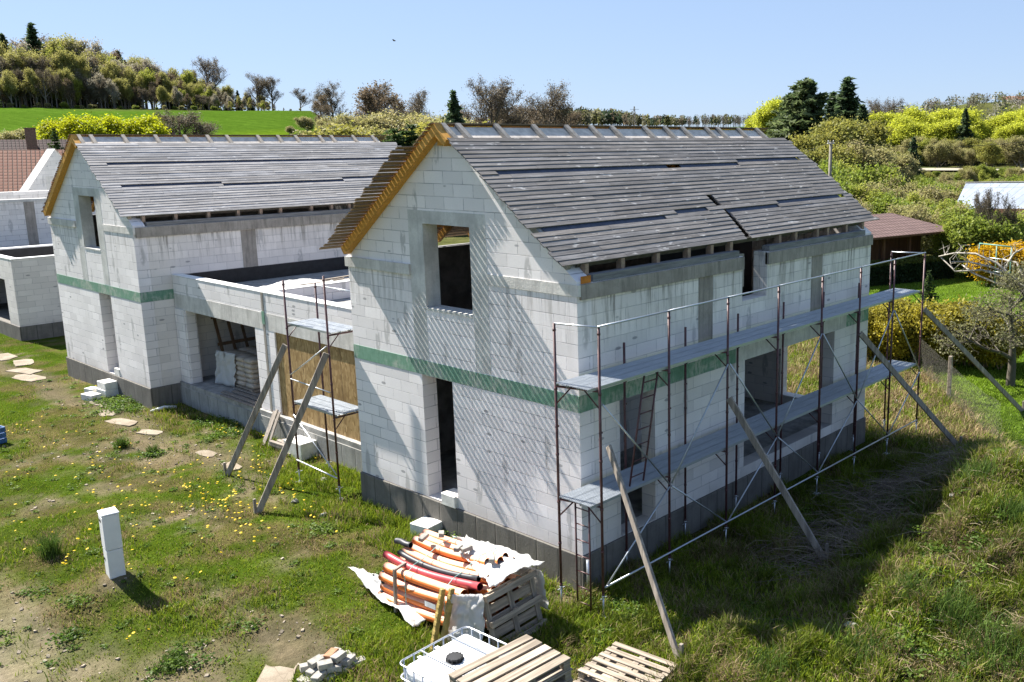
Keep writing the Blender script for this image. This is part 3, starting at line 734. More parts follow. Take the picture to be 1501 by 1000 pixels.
for k in range(7):
    sp('guard_rail', M['galv'], lambda m: m.tube((SX[k]-.03, YO, ZRAIL), (SX[k+1]+.03, YO, ZRAIL), .018, 8))
for x, xi in ((SX[0], SX[0]-.2), (SX[7], SX[7]-.28)):
    sp('guard_rail', M['galv'], lambda m: m.tube((x, YO, ZRAIL-.01), (xi, YI, ZRAIL-.01), .017, 8))
for k in range(7):       # diagonal braces on the outer face, changing direction bay by bay
    for zl, zh in ((-.12, 1.2), (1.25, 3.2)):
        a, b = (zl, zh) if (k + (zl > 0)) % 2 == 0 else (zh, zl)
        sp('brace', M['galv'], lambda m: m.tube((SX[k]+.03, YO-.03, a), (SX[k+1]-.03, YO-.03, b), .016, 8))
sp('ledger', M['galv'], lambda m: m.tube((SX[0], YO-.045, -.10), (SX[7]-.1, YO-.045, -.17), .019, 8))
def ladder(m, p, q, side, n, r=.017, rr=.012):
    p, q, side = Vector(p), Vector(q), Vector(side)
    for s in (-1, 1): m.tube(p+side*s, q+side*s, r, 8)
    for i in range(n):
        c = p.lerp(q, (i+.6)/n); m.tube(c-side, c+side, rr, 6)
lt = sp('access_ladder', M['paint_post'], lambda m: ladder(m, (SX[0]-.05, -.56, gz1(-.5, -.56)), (SX[0]-.05, -.56, 1.36), (0, .165, 0), 7))
l2 = thing('ladder', 'maroon metal ladder leaning from the lower to the upper scaffold deck', 'ladder', (.55, -.86, 1.46))
one(lambda m: [m.tube(Vector((.55, -.86, 1.46))+Vector((s*.19, 0, 0)), Vector((.98, -.86, 3.42))+Vector((s*.19, 0, 0)), .018, 8) for s in (-1, 1)], 'side_rail', M['paint_post'], l2, (.55, -.86, 1.46))
for i in range(7):
    c = Vector((.55, -.86, 1.46)).lerp(Vector((.98, -.86, 3.42)), (i+.55)/7)
    one(lambda m: m.tube(c-Vector((.19, 0, 0)), c+Vector((.19, 0, 0)), .013, 6), 'rung', M['paint_post'], l2, (.55, -.86, 1.46))

GX0, GX1 = -.34, .48; GYP = (7.62, 9.42); ZG = (1.36, 3.32)
sb = thing('tower_scaffold', 'short single bay steel scaffold in front of the chipboard garage closure', 'scaffold', (GX0, GYP[0], 0)); SBO = (GX0, GYP[0], 0)
def sq(name, mat, fn, par=sb): return one(fn, name, mat, par, SBO)
for y, tops in ((GYP[0], 4.62), (GYP[1], 4.36)):
    for x in (GX0, GX1):
        zg = gz1(x, y); zb = -.40; top = tops if x == GX0 else 4.2
        def post(m):
            m.tube((x, y, zb), (x, y, top), .0245, 10)
            for zc in (zb+.05, .45, 1.24, 2.1, 3.2, top-.1): m.tube((x, y, zc-.02), (x, y, zc+.02), .031, 10)
        po = sq('post', M['paint_post'], post); one(lambda m: foot(m, x, y, zb, zg), 'screw_jack', M['galv'], po, SBO)
    for z in ZG: sq('transom', M['paint_post'], lambda m: (m.tube((GX0, y, z-.075), (GX1, y, z-.075), .022, 8), m.tube((GX0, y, z-.37), (GX0+.27, y, z-.09), .014, 6)))
for z in ZG: sq('deck', M['deck'], lambda m: deck_mesh(m, GX0+.03, GX1-.03, GYP[0]-.08, GYP[1]+.08, z, 'y'))
sq('brace', M['galv'], lambda m: m.tube((GX0-.03, GYP[0]+.03, 3.0), (GX0-.03, GYP[1]-.03, 2.05), .016, 8))
sq('brace', M['galv'], lambda m: m.tube((GX0-.03, GYP[0]+.03, 1.9), (GX0-.03, GYP[1]-.03, 1.95), .016, 8))
sq('brace', M['galv'], lambda m: m.tube((GX0-.03, GYP[0]+.03, -.1), (GX0-.03, GYP[1]-.03, 1.05), .016, 8))
sq('ledger', M['galv'], lambda m: m.tube((GX0-.03, GYP[0], -.18), (GX0-.03, GYP[1], -.12), .019, 8))
sq('guard_rail', M['galv'], lambda m: m.tube((GX1, GYP[0]-.02, 4.14), (GX1, GYP[1]+.02, 4.14), .016, 8))

# raking timber props: label, head, foot
def prop(label, a, b, w=.14, h=.055, grp='wooden props against the scaffolds'):
    d = (Vector(b)-Vector(a)); m = MB(); L = d.length; o = thing('timber_prop', label, 'prop', b, group=grp)
    up = Vector((0, 0, 1)); m.bar(a, b, h, w, up, .008)
    po = m.build('plank', M['greywood'], o, b)
    st = Vector(b)+(Vector(a)-Vector(b)).normalized()*.12; dd = Vector((d.x, d.y, 0)).normalized()*.09
    one(lambda m: m.bar(st+dd+Vector((0, 0, -.55)), st+dd+Vector((.01, .01, .28)), .06, .06, e=.006), 'ground_stake', M['greywood'], o, b)
def P3(px, py, ax, v):
    d = ray(px, py); return CP + d*((v-CP[ax])/d[ax])
def gpt(px, py, z0=-.6):
    z = z0
    for _ in range(12): p = onz(px, py, z); z = gz1(p.x, p.y)
    return onz(px, py, z)
def foot_pt(px, py): p = gpt(px, py); return (p.x, p.y, p.z-.05)
prop('grey timber prop leaning on the near end of the long scaffold', (-.40, -1.06, 2.46), foot_pt(998, 972))
prop('grey timber prop against the long scaffold, its foot in the dry brush heap', (3.16, -1.06, 2.52), foot_pt(1210, 820))
prop('grey timber prop at the far part of the long scaffold, second from its end', (8.72, -1.06, 2.92), foot_pt(1408, 656))
prop('grey timber prop on the last scaffold post, its foot by the garden fence', (12.47, -1.06, 2.98), foot_pt(1500, 602))
prop('grey timber prop left of the garage scaffold, on its far post', (-.42, 9.42, 2.80), foot_pt(332, 697))
prop('grey timber prop in front of the chipboard, on the right post of the garage scaffold', (-.42, 7.60, 2.85), foot_pt(377, 752))

# ------------------------------------------------------------ yard objects
def block_at(label, c, rz, s=(.6, .3, .25), z=None, grp='loose white blocks in the grass'):
    z = gz1(c[0], c[1])-.02 if z is None else z
    o = link('building_block', one(lambda m: m.bbox(-s[0]/2, s[0]/2, -s[1]/2, s[1]/2, 0, s[2], .012), 'tmp', M['loose_block']).data)
    bpy.data.objects.remove([q for q in bpy.data.objects if q.name.startswith('tmp')][0]); o.location = (c[0], c[1], z); o.rotation_euler = (0, 0, rz)
    tag(o, label, 'block', grp); return z+s[2]
M['loose_block'] = simple('loose_aerated_block', (.66, .65, .61), .95, 0, .14, 5, .2, .5)
block_at('white block lying in front of the doorway of the near house', (-.27, 4.38), .15, (.45, .55, .30))
zt = block_at('lower of two stacked white blocks by the left house', (-.18, 21.85), .1, (.42, .62, .27))
block_at('upper of two stacked white blocks by the left house', (-.16, 21.84), .05, (.40, .60, .25), zt+.002)
block_at('small white block behind the stacked pair at the left house', (-.42, 22.5), .3, (.3, .4, .22))
block_at('flat white block in the grass, nearest the broken path', (-.72, 21.72), .2, (.35, .6, .22))
block_at('white block set upright in the doorway of the near house', (.1, 3.86), .02, (.36, .45, .26), .0)
block_at('white block beside the timber stack below the chipboard', (.72, 11.2), .05, (.5, .8, .45))

# meter box: two stacked plastic cabinets on the mound
c0 = Vector((-5.42, 7.12, gz1(-5.42, 7.12)-.12)); hm = .78-c0.z
mb_ = thing('meter_box', 'white plastic meter pillar standing in the grass at the left', 'meter box', c0, R(-8))
M['cabinet'] = simple('white_cabinet', (.62, .63, .65), .5, 0, .05, 4, .4)
def cab(z0, z1, inset=0): return one(lambda m: m.bbox(-.14+inset, .14-inset, -.17+inset, .17-inset, z0, z1, .012), 'cabinet', M['cabinet'], mb_)
cab(0, hm*.47, .004); up = cab(hm*.475, hm-.03)
one(lambda m: m.bbox(-.152, .152, -.182, .182, hm-.03, hm, .012), 'lid', M['cabinet'], mb_)
one(lambda m: m.box(-.1455, -.14, .05, .12, hm*.3, hm*.335), 'lock', M['black'], mb_)
one(lambda m: m.box(-.1455, -.14, -.03, .13, hm*.86, hm*.9), 'slot', M['black'], mb_)
one(lambda m: m.box(-.144, -.14, -.145, .145, hm*.49, hm*.95), 'door', M['cabinet'], mb_)

# wooden pallets
def pallet(label, L, W, H=.145, nb=5, loc=(0, 0, 0), rot=None, grp='wooden pallets', bw=None, blocks=True):
    o = thing('pallet', label, 'pallet', loc, 0, grp)
    if rot is not None: o.rotation_euler = rot
    rr = random.Random(len(label)); t = .024; bw = bw or W/nb*.80
    for i in range(nb):
        y = -W/2+bw/2+(W-bw)*i/(nb-1); g = rr.uniform(.8, 1.2)
        def bd(m): m.col = (g, g*.985, g*.96); m.cbox((rr.uniform(-.004, .004), y, H-t/2+rr.uniform(-.002, .002)), (1, rr.uniform(-.006, .006), 0), (0, 1, 0), (0, 0, 1), (L/2, bw/2, t/2), .004)
        one(bd, 'deck_board', M['pallet'], o)
    for x in (-L/2+.06, 0, L/2-.06):
        one(lambda m: m.bbox(x-.055, x+.055, -W/2+.01, W/2-.01, H-2*t-.002, H-t-.001, .003), 'stringer_board', M['palletx'], o)
    for x in (-L/2+.06, 0, L/2-.06):
        for y in (-W/2+.06, 0, W/2-.06):
            one(lambda m: m.bbox(x-.053, x+.053, y-.05, y+.05, t, H-2*t-.003, .004), 'block', M['pallet'], o)
    for y in (-W/2+.06, 0, W/2-.06):
        one(lambda m: m.bbox(-L/2+.004, L/2-.004, y-.055, y+.055, 0, t-.001, .003), 'bottom_board', M['pallet'], o)
    return o
def frame_from(a, b, c):    # corner a, along-length end b, along-width end c -> centre, rz, L, W
    a, b, c = Vector(a), Vector(b), Vector(c); u = b-a; v = c-a
    return (b+c)/2, math.atan2(u.y, u.x), u.length, v.length
ctr, rz, L, W = frame_from(onz(777, 927, 1.2), onz(662, 985, 1.2), onz(832, 967, 1.2))
ZP = 1.2
for i, lb in enumerate(('grey wooden pallet on top of the stack beside the white tank', 'wooden pallet second from the top of the stack beside the white tank', 'wooden pallet third from the top of the stack beside the white tank')):
    pallet(lb, L, W, .15, 5, (ctr.x+.012*i, ctr.y-.01*i, ZP-.15*(i+1)-.002*i), (0, 0, rz+.015*i))
gzb = gz1(ctr.x, ctr.y); i = 3
while ZP-.152*(i+1) > gzb-.10:
    pallet('wooden pallet low in the stack beside the white tank, in shade', L, W, .15, 5, (ctr.x-.01*(i % 3), ctr.y+.012*(i % 2), ZP-.152*(i+1)), (0, 0, rz-.01*(i % 3)), 'lower pallets of the stack by the tank'); i += 1
c2, rz2, L2, W2 = frame_from(onz(909, 943.6, -.30), onz(1002, 978, -.30), onz(840, 978, -.30))
pallet('pale wooden pallet at the bottom edge right of the taller stack, upper one', 1.2, .98, .15, 6, (c2.x, c2.y, -.45), (0, 0, rz2), bw=.10)
pallet('pale wooden pallet at the bottom edge, under another one right of the taller stack', 1.2, 1.0, .15, 6, (c2.x-.07, c2.y+.05, -.603), (0, 0, rz2+.09), bw=.10)
# intermediate bulk container
TA, TB = onz(581.7, 972.4, .7), onz(684, 917, .7); u = (TB-TA).normalized(); v = Vector((u.y, -u.x, 0))
ic = TA + u*.61 + v*.50; iz = gz1(ic.x, ic.y)-.03; top = .70-iz
ib = thing('liquid_tank', 'white plastic bulk tank in a galvanised cage at the bottom edge', 'tank', (ic.x, ic.y, iz), math.atan2(u.y, u.x))
M['tank'] = simple('white_tank_plastic', (.74, .75, .76), .35, 0, .04, 3, .5)
def tank(m):
    m.smooth = False; m.cbox((0, 0, (top-.03+.16)/2), (1, 0, 0), (0, 1, 0), (0, 0, 1), (.565, .465, (top-.03-.16)/2), .07)
tk = one(tank, 'bottle', M['tank'], ib)
bvm = tk.modifiers.new('bevel', 'BEVEL'); bvm.width = .03; bvm.segments = 3; bvm.limit_method = 'ANGLE'; bvm.angle_limit = R(20)
one(lambda m: [m.bbox(-.03, .03, -.44, .44, top-.035, top-.016, .006), m.bbox(.27, .33, -.44, .44, top-.035, top-.02, .006), m.bbox(-.33, -.27, -.44, .44, top-.035, top-.02, .006)], 'rib', M['tank'], ib)
def capf(m):
    m.tube((-.06, -.02, top-.04), (-.06, -.02, top-.012), .125, 24); m.tube((-.06, -.02, top-.012), (-.06, -.02, top+.028), .105, 24)
    for k in range(12):
        t = k*math.pi/6; m.box(-.06+.1*math.cos(t)-.012, -.06+.1*math.cos(t)+.012, -.02+.1*math.sin(t)-.012, -.02+.1*math.sin(t)+.012, top-.01, top+.032)
one(capf, 'cap', M['black'], ib)
def ring(m, z, r=.013, e=.1):
    pts = []
    for (sx, sy, a0) in ((1, 1, 0), (-1, 1, 90), (-1, -1, 180), (1, -1, 270)):
        for k in range(5):
            t = R(a0+k*22.5); pts.append((sx*(.60-e)+e*math.cos(t), sy*(.50-e)+e*math.sin(t), z))
    m.path(pts+pts[:1], r, 8, False)
for z in (top, top-.2, top-.42, top-.64, .2): one(lambda m: ring(m, z), 'cage_hoop', M['galv'], ib)
for k in range(7):
    x = -.51+.17*k
    for s in (-1, 1): one(lambda m: m.tube((x, s*.485, .12), (x, s*.485, top), .011, 6), 'cage_bar', M['galv'], ib)
for k in range(5):
    y = -.36+.18*k
    for s in (-1, 1): one(lambda m: m.tube((s*.585, y, .12), (s*.585, y, top), .011, 6), 'cage_bar', M['galv'], ib)
for x in (-.22, .28): one(lambda m: m.bar((x, -.5, top+.004), (x, .5, top+.004), .022, .012), 'cross_bar', M['galv'], ib)
one(lambda m: (m.box(-.6, .6, -.5, .5, .09, .12), m.box(-.6, .6, -.5, -.38, 0, .09), m.box(-.6, .6, .38, .5, 0, .09), m.box(-.6, .6, -.06, .06, 0, .09)), 'pallet_base', M['pallet'], ib)

# paving stones heap at the bottom edge
pv = onz(483, 980, -.7); rr = random.Random(4); M['paver'] = simple('grey_paver', (.30, .285, .255), .95, 0, .3, 7, .2, .6); M['redbrick'] = simple('red_brick', (.34, .17, .10), .95, 0, .25, 9, .2, .5)
kp = 0
for (i, j, k) in [(i, j, k) for k in range(3) for i in range(4-k) for j in range(3-(k > 1))]:
    x, y = pv.x-.36+.235*i+.1*k+rr.uniform(-.03, .03), pv.y-.22+.17*j+.05*k+rr.uniform(-.03, .03); z = gz1(x, y)-.02+.10*k+rr.uniform(0, .012)
    red = (k == 2 and i == 1 and j == 1)
    o = one(lambda m: m.bbox(-.11, .11, -.075, .075, 0, .095, .008), 'paving_stone', M['redbrick' if red else 'paver']); o.location = (x, y, z)
    o.rotation_euler = (rr.uniform(-.12, .12), rr.uniform(-.12, .12), rz+rr.uniform(-.5, .5))
    tag(o, 'single red brick on the paving stone heap' if red else 'grey paving stone in the loose heap left of the white tank', 'brick' if red else 'paver', 'paving stones heaped at the bottom edge')

# pipe bundle: bent drain pipes held by laths, strapped, film below and over
px0 = Vector((-2.08, 1.2, -.68)); zb = gz1(-2.08, 1.2)
pb = thing('pipe_bundle', 'strapped bundle of bent orange drain pipes with one red and one black pipe on top', 'pipe bundle', (-2.08, 1.2, zb))
M['orange'] = NT('orange_pipe'); t_ = M['orange']; n_ = t_.noise(t_.tc(), 3, 4, .6)
up_ = t_.sep(t_.attr())[0]; c_ = t_.mix(up_, (.64, .17, .035), (.74, .42, .29)); c_ = t_.mix(t_.ramp(n_, .4, .7, 0, .3), c_, sc3((.62, .16, .05), .9)); M['orange'] = t_.done(c_, .6, 0, .3)
M['redpipe'] = simple('red_pipe', (.34, .04, .05), .45, 0, .12, 5, .4, tint=False); M['blackpipe'] = simple('black_pipe', (.02, .022, .028), .5, 0, .2, 5, .4, tint=False)
def pipe(x, z, r, y0, y1, sag, mat, name='pipe', sx=0, hollow=True, par=pb):
    """sun bent pipe along Y; upper skin bleached, underside still orange"""
    m = MB(); N = 14; n = 14; pts = []
    for i in range(N+1):
        t = i/N; y = y0+(y1-y0)*t; w = math.sin(t*math.pi)
        pts.append(Vector((x+sx*w + .010*math.sin(t*7+x*9), y, z+sag*w + .22*(2.6-y)/2.7 + .008*math.sin(t*6.3+z*20))))
    for ins in (0, 1):
        vs = []
        for i, p in enumerate(pts):
            d = (pts[min(i+1, N)]-pts[max(i-1, 0)]).normalized(); a = Vector((1, 0, 0)); a = (a-d*a.dot(d)).normalized(); b = a.cross(d)
            rad = r*(1.0 if not ins else .93)
            vs += [p+a*(rad*math.cos(2*math.pi*j/n))+b*(rad*math.sin(2*math.pi*j/n)) for j in range(n)]
        base = len(m.v); m.v += [tuple(q) for q in vs]
        for i in range(N):
            for j in range(n):
                k = (j+1) % n; f = (i*n+j, i*n+k, (i+1)*n+k, (i+1)*n+j); f = f if not ins else f[::-1]
                m.f.append(tuple(base+q for q in f)); m.sm.append(True)
                nz = (Vector(vs[i*n+j])+Vector(vs[i*n+k]))*.5-pts[i]; uu = 1 if (nz.z > .35*r and not ins and nz.y < 9) else 0; m.c.append((uu, uu, uu))
        if ins:
            for e0 in (0, N*n):
                for j in range(n):
                    k = (j+1) % n; f = (e0+j, e0+k, base+e0+k, base+e0+j); m.f.append(f if e0 == 0 else f[::-1]); m.sm.append(False); m.c.append((0, 0, 0))
    return m.build(name, mat, par, (-2.08, 1.2, zb))
rr = random.Random(8)
lay = [(0, 7), (1, 7), (2, 7), (3, 7)]
for k, n in lay:
    for i in range(n-1):
        x = -2.62+.176*i+(.035 if k % 2 else 0)+.02*k; z = zb+.10+.182*k
        pipe(x, z, .088, 2.66-.03*k+rr.uniform(-.06, .05), (.28 if i < 2 else .0)+rr.uniform(-.06, .05), -.035+rr.uniform(-.015, .01) if k else -.015, M['orange'])
for i in range(5): pipe(-2.12+.16*i, zb+.10+.70+.015*i, .075, 2.6+rr.uniform(-.15, .1), .15+rr.uniform(-.1, .1), -.06, M['orange'])
for i in range(3): pipe(-1.88+.17*i, zb+.10+.85, .072, 2.62+rr.uniform(-.15, .1), .4+rr.uniform(-.1, .1), -.06, M['orange'])
pipe(-2.40, zb+.80, .068, 2.70, .02, -.08, M['redpipe'], 'red_pipe', -.03)
pipe(-2.26, zb+.85, .052, 2.45, .22, -.08, M['blackpipe'], 'black_pipe', -.05)
pipe(-2.10, zb+.95, .055, 2.80, 2.35, 0, M['blackpipe'], 'black_pipe')
for k in range(3):
    for x in (-2.60, -2.43): pipe(x+.03*k, zb+.10+.178*k+.09, .05, 2.58, 2.50, 0, M['blackpipe'], 'pipe_plug')
# lath frame and straps
one(lambda m: (m.bar((-2.715, 2.02, zb-.03), (-2.70, 2.0, zb+.83), .05, .05), m.bar((-2.71, 2.0, zb+.81), (-2.45, 2.02, zb+.85), .05, .04)), 'lath', M['greywood'], pb, (-2.08, 1.2, zb))
M['strap'] = simple('teal_strap', (.13, .30, .28), .5, 0, .1, 4)
for y in (1.72, .62):
    one(lambda m: m.path([(-2.695, y, zb+.02), (-2.69, y, zb+.72+.08*(2.6-y)), (-2.48, y, zb+.85+.08*(2.6-y)), (-2.26, y+.02, zb+.88+.08*(2.6-y)), (-1.9, y+.03, zb+1.02+.08*(2.6-y)), (-1.50, y+.05, zb+1.02+.08*(2.6-y)), (-1.38, y+.05, zb+.7)], .008, 5), 'strap', M['strap'], pb, (-2.08, 1.2, zb))
one(lambda m: m.add([(-2.69, 1.18, zb+.40), (-2.69, .88, zb+.42), (-2.69, .88, zb+.52), (-2.69, 1.18, zb+.50)], [(3, 2, 1, 0)]), 'paper_label', simple('white_label', (.7, .72, .74), .6), pb, (-2.08, 1.2, zb))
# plastic film sheets
def film_mat():
    t = NT('white_film'); c = t.mix(t.noise(t.tc(), 4, 4, .6), (.62, .62, .60), (.75, .75, .74)); t.bump(t.noise(t.tc(), 14, 5, .7, dist=1.5), .5, .03)
    m = t.done(c, .4, 0, .5); tr = t.new('ShaderNodeBsdfTranslucent'); tr.inputs[0].default_value = (.75, .74, .72, 1); tp = t.new('ShaderNodeBsdfTransparent'); mx = t.new('ShaderNodeMixShader'); mx.inputs[0].default_value = .3; m2 = t.new('ShaderNodeMixShader'); m2.inputs[0].default_value = .12
    t.t.links.new(t.bsdf.outputs[0], mx.inputs[1]); t.t.links.new(tr.outputs[0], mx.inputs[2]); t.t.links.new(mx.outputs[0], m2.inputs[1]); t.t.links.new(tp.outputs[0], m2.inputs[2]); t.t.links.new(m2.outputs[0], t.out.inputs[0]); return m
M['film'] = film_mat()
def sheet(name, label, A, B, C, D, nu, nv, hf, cut, seed, cat='plastic sheet'):
    """crumpled film spanning the corners A-B (u) and A-D (v); hf(u,v) height above the bilinear patch"""
    vs = []; A, B, C, D = map(Vector, (A, B, C, D)); N = (B-A).cross(D-A).normalized(); N = N if N.z >= -1e-3 else -N; us = np.linspace(0, 1, nu); v_ = np.linspace(0, 1, nv)
    for a in us:
        for b in v_:
            e = cut*(float(fbm(np.array([a*6]), np.array([seed+b*6]), seed)[0])-.5)
            p = A*(1-a)*(1-b)+B*a*(1-b)+C*a*b+D*(1-a)*b
            n = float(fbm(np.array([a*9+seed]), np.array([b*9]), seed+1, 4)[0])-.5; n2 = float(fbm(np.array([a*23+seed]), np.array([b*23]), seed+2, 2)[0])-.5
            edge = min(a, 1-a, b, 1-b); p = p + Vector((e*(.4 if edge < .1 else .1), e*(.4 if edge < .1 else .1), 0)) + N*(hf(a, b)+.13*n+.05*n2)*(1 if N.z > .5 else 1.0); vs.append(p)
    F = np.array([(i*nv+j, (i+1)*nv+j, (i+1)*nv+j+1, i*nv+j+1) for i in range(nu-1) for j in range(nv-1)])
    o = link(name, np_mesh(name, [tuple(p) for p in vs], F, None, True), M['film']); so = o.modifiers.new('thickness', 'SOLIDIFY'); so.thickness = .003
    return tag(o, label, cat)
def G(x, y, h=.06): return (x, y, gz1(x, y)+h)
sheet('plastic_sheet', 'crumpled white film on the grass in front of the orange pipes', *[tuple(gpt(a, b)+Vector((0, 0, h))) for a, b, h in ((512, 850, .15), (606, 930, .08), (664, 902, .12), (566, 868, .12))], 46, 20, lambda u, v: .16*math.exp(-((u-.12)/.15)**2)+.10*math.exp(-((u-.8)/.15)**2)+.03, .5, 3)
sheet('plastic_sheet', 'white film hanging over the right end of the pipes beside the tilted pallet', (-2.84, .50, zb+.02), (-2.72, -.34, zb-.05), (-2.52, -.22, zb+1.0), (-2.74, .32, zb+.92), 20, 20, lambda u, v: 0, .1, 7)
sheet('plastic_sheet', 'torn white film draped over the top of the pipe bundle', (-1.88, 1.25, zb+1.08), (-2.40, -.22, zb+1.07), (-1.2, -.26, zb+1.10), (-1.3, 1.75, zb+1.02), 40, 30, lambda u, v: .05*math.sin(v*3.1)+.03*math.cos(v*20)*(v < .8), .4, 11)
sheet('plastic_sheet', 'white film hanging behind the pipe bundle by the house plinth', (-1.32, 2.1, zb+.98), (-1.22, -.2, zb+.88), (-1.08, -.2, zb+.1), (-1.1, 2.1, zb+.1), 26, 16, lambda u, v: 0, .2, 15)
rr = random.Random(2)
for k, (x, y) in enumerate([(-2.02, 2.05), (-1.74, 1.9), (-1.95, 1.15), (-1.86, 1.02), (-1.9, .3)]):
    o = one(lambda m: m.bbox(-.10, .10, -.05, .05, 0, .075, .006), 'paving_stone', M['paver']); o.location = (x, y, zb+1.13+.03*(2-y)+rr.uniform(0, .02)); o.rotation_euler = (rr.uniform(-.2, .2), rr.uniform(-.2, .2), rr.uniform(0, 3))
    tag(o, 'small grey stone weighing down the film on the pipe bundle', 'paver', 'stones weighing down the film')
# tilted pallet closing the right end, yellow perforated formwork beams
tp = pallet('weathered wooden pallet standing tilted against the right end of the pipes', 1.2, 1.0, .15, 5, (-1.88, -.30, zb+.47), (R(-104), 0, R(4)))
for i, (a, b) in enumerate([((-3.08, .52, zb-.12), (-2.80, .50, zb+.98)), ((-3.00, .38, zb-.12), (-2.72, .36, zb+1.0))]):
    def fb(m, a=a, b=b):
        m.bar(a, b, .075, .085, e=.008); d = Vector(b)-Vector(a)
        for k in range(7): m.bar(Vector(a)+d*(.08+.13*k)+Vector((-.012, -.012, 0)), Vector(a)+d*(.135+.13*k)+Vector((-.012, -.012, 0)), .07, .088)
    tag(one(fb, 'formwork_beam', M['form']) if 'form' in M else one(fb, 'formwork_beam', M.setdefault('form', simple('yellow_formwork_wood', (.33, .24, .075), .7, 0, .25, 8))), ('left', 'right')[i]+' one of two yellow timber beams leaning on the pipe bundle', 'beam', 'yellow beams leaning on the pipes')

# timber stack and boards by the garage, bagged pallet, leaning rack
ts = Vector((.62, 11.75, gz1(.6, 11.7))); rr = random.Random(6)
for i in range(9):
    c = ts+Vector((.11*(i % 3)-.1, rr.uniform(-.1, .1), .05+.07*(i//3)))
    d = Vector((rr.uniform(-.12, .12), 1, 0)).normalized()*rr.uniform(.45, .6)
    tag(one(lambda m: m.bar(c-d, c+d, .1, .06, e=.006), 'squared_timber', M['greywood']), 'short grey timber in the stack below the garage closure', 'timber', 'short timbers stacked by the garage')
for i, (y, x1) in enumerate([(12.75, 1.0), (12.6, .98), (12.95, 1.02)]):
    tag(one(lambda m: m.bar((.45+.05*i, y-.05, gz1(.5, y)), (x1-.04, y, .25-.04*i), .12, .03, (1, 0, 0), .004), 'board', M['greywood']), 'upright grey board leaning on the garage plinth below the pier', 'board', 'boards leaning on the garage plinth')
for i in range(6):
    y = 14.2+.02*i; tag(one(lambda m: m.bar((1.0+.13*i, 13.95, .07+.035*(i % 2)), (1.02+.12*i, 16.2+.2*(i % 3), .07+.035*(i % 2)), .11, .03, e=.004), 'board', M['greywood']), 'loose board lying on the garage floor at its front edge', 'board', 'boards on the garage floor')
M['sack'] = simple('cement_sack_paper', (.42, .36, .29), .7, 0, .2, 4, .3, .3)
sk = thing('sack_pallet', 'stack of filled paper sacks under torn film inside the open garage', 'sack stack', (2.3, 16.6, .05))
for k in range(6):
    for j in range(4):
        for i in range(2):
            def sc_(m):
                m.smooth = True; m.cbox((-.3+.58*i+rr.uniform(-.02, .02), -.75+.5*j+rr.uniform(-.02, .02), .20+.155*k), (1, 0, 0), (0, 1, 0), (0, 0, 1), (.28, .24, .078), .05)
            one(sc_, 'sack', M['sack'], sk)
one(lambda m: (m.box(-.62, .6, -1.0, 1.0, .09, .12), m.box(-.62, .6, -1.0, -.88, 0, .09), m.box(-.62, .6, .88, 1.0, 0, .09)), 'pallet_base', M['pallet'], sk)
sheet('plastic_sheet', 'milky film hanging over the near end of the sack stack in the garage', (1.55, 17.75, .07), (1.75, 17.3, .05), (1.68, 17.2, 1.16), (1.66, 17.7, 1.12), 14, 16, lambda u, v: 0, .15, 19)
sheet('plastic_sheet', 'milky film hanging over the front of the sack stack in the garage', (1.62, 17.7, .07), (1.64, 16.6, .1), (1.68, 16.5, 1.18), (1.67, 17.7, 1.14), 16, 16, lambda u, v: 0, .12, 23)
rk = thing('pallet_rack', 'brown wooden frame leaning in the back corner of the open garage', 'frame', (3.3, 18.5, .05))
one(lambda m: [m.bar((2.2+.42*i, 18.1, .06), (2.2+.42*i, 18.85, 2.15), .09, .05, (0, 1, 0), .005) for i in range(5)], 'upright', M['brownwood'], rk, (3.3, 18.5, .05))
one(lambda m: [m.bar((2.1, 18.1+.75*t, .06+2.09*t), (4.0, 18.1+.75*t, .06+2.09*t), .10, .05, (0, 1, 0), .005) for t in (.12, .52, .93)], 'cross_board', M['brownwood'], rk, (3.3, 18.5, .05))
# on the garage roof
rr = random.Random(12)
for i in range(9):
    a = Vector((2.6+.12*i, 15.1+.12*i+rr.uniform(-.1, .1), 3.1+.04*(i % 3))); d = Vector((1, rr.uniform(-.15, .2), 0)).normalized()*rr.uniform(2.0, 3.2)
    tag(one(lambda m: m.bar(a, a+d, .10, .035, e=.004), 'board', M['pallet']), 'loose pale board lying on the flat garage roof', 'board', 'boards on the garage roof')
sheet('plastic_sheet', 'crumpled white sacking on the flat garage roof', (2.1, 16.6, 3.08), (2.5, 15.2, 3.08), (5.0, 15.8, 3.1), (4.6, 17.0, 3.1), 24, 24, lambda u, v: .2*math.sin(u*3.1)*math.sin(v*3.1), .3, 27)
# blue crate at the left edge
bc = onz(-18, 652, -.7)
cr = thing('crate', 'blue crate cut by the left edge of the picture', 'crate', (bc.x, bc.y, gz1(bc.x, bc.y)), .2); M['blue'] = simple('blue_crate_paint', (.035, .11, .26), .5, 0, .2, 8)
for sx, sy, lx, ly in ((-1, 0, .02, .4), (1, 0, .02, .4), (0, -1, .3, .02), (0, 1, .3, .02)):
    for z in (.02, .18, .34): one(lambda m: m.bbox(sx*.3-lx, sx*.3+lx, sy*.4-ly, sy*.4+ly, z, z+.13, .004), 'slat', M['blue'], cr)
one(lambda m: m.box(-.28, .28, -.38, .38, .01, .03), 'floor', M['blue'], cr)
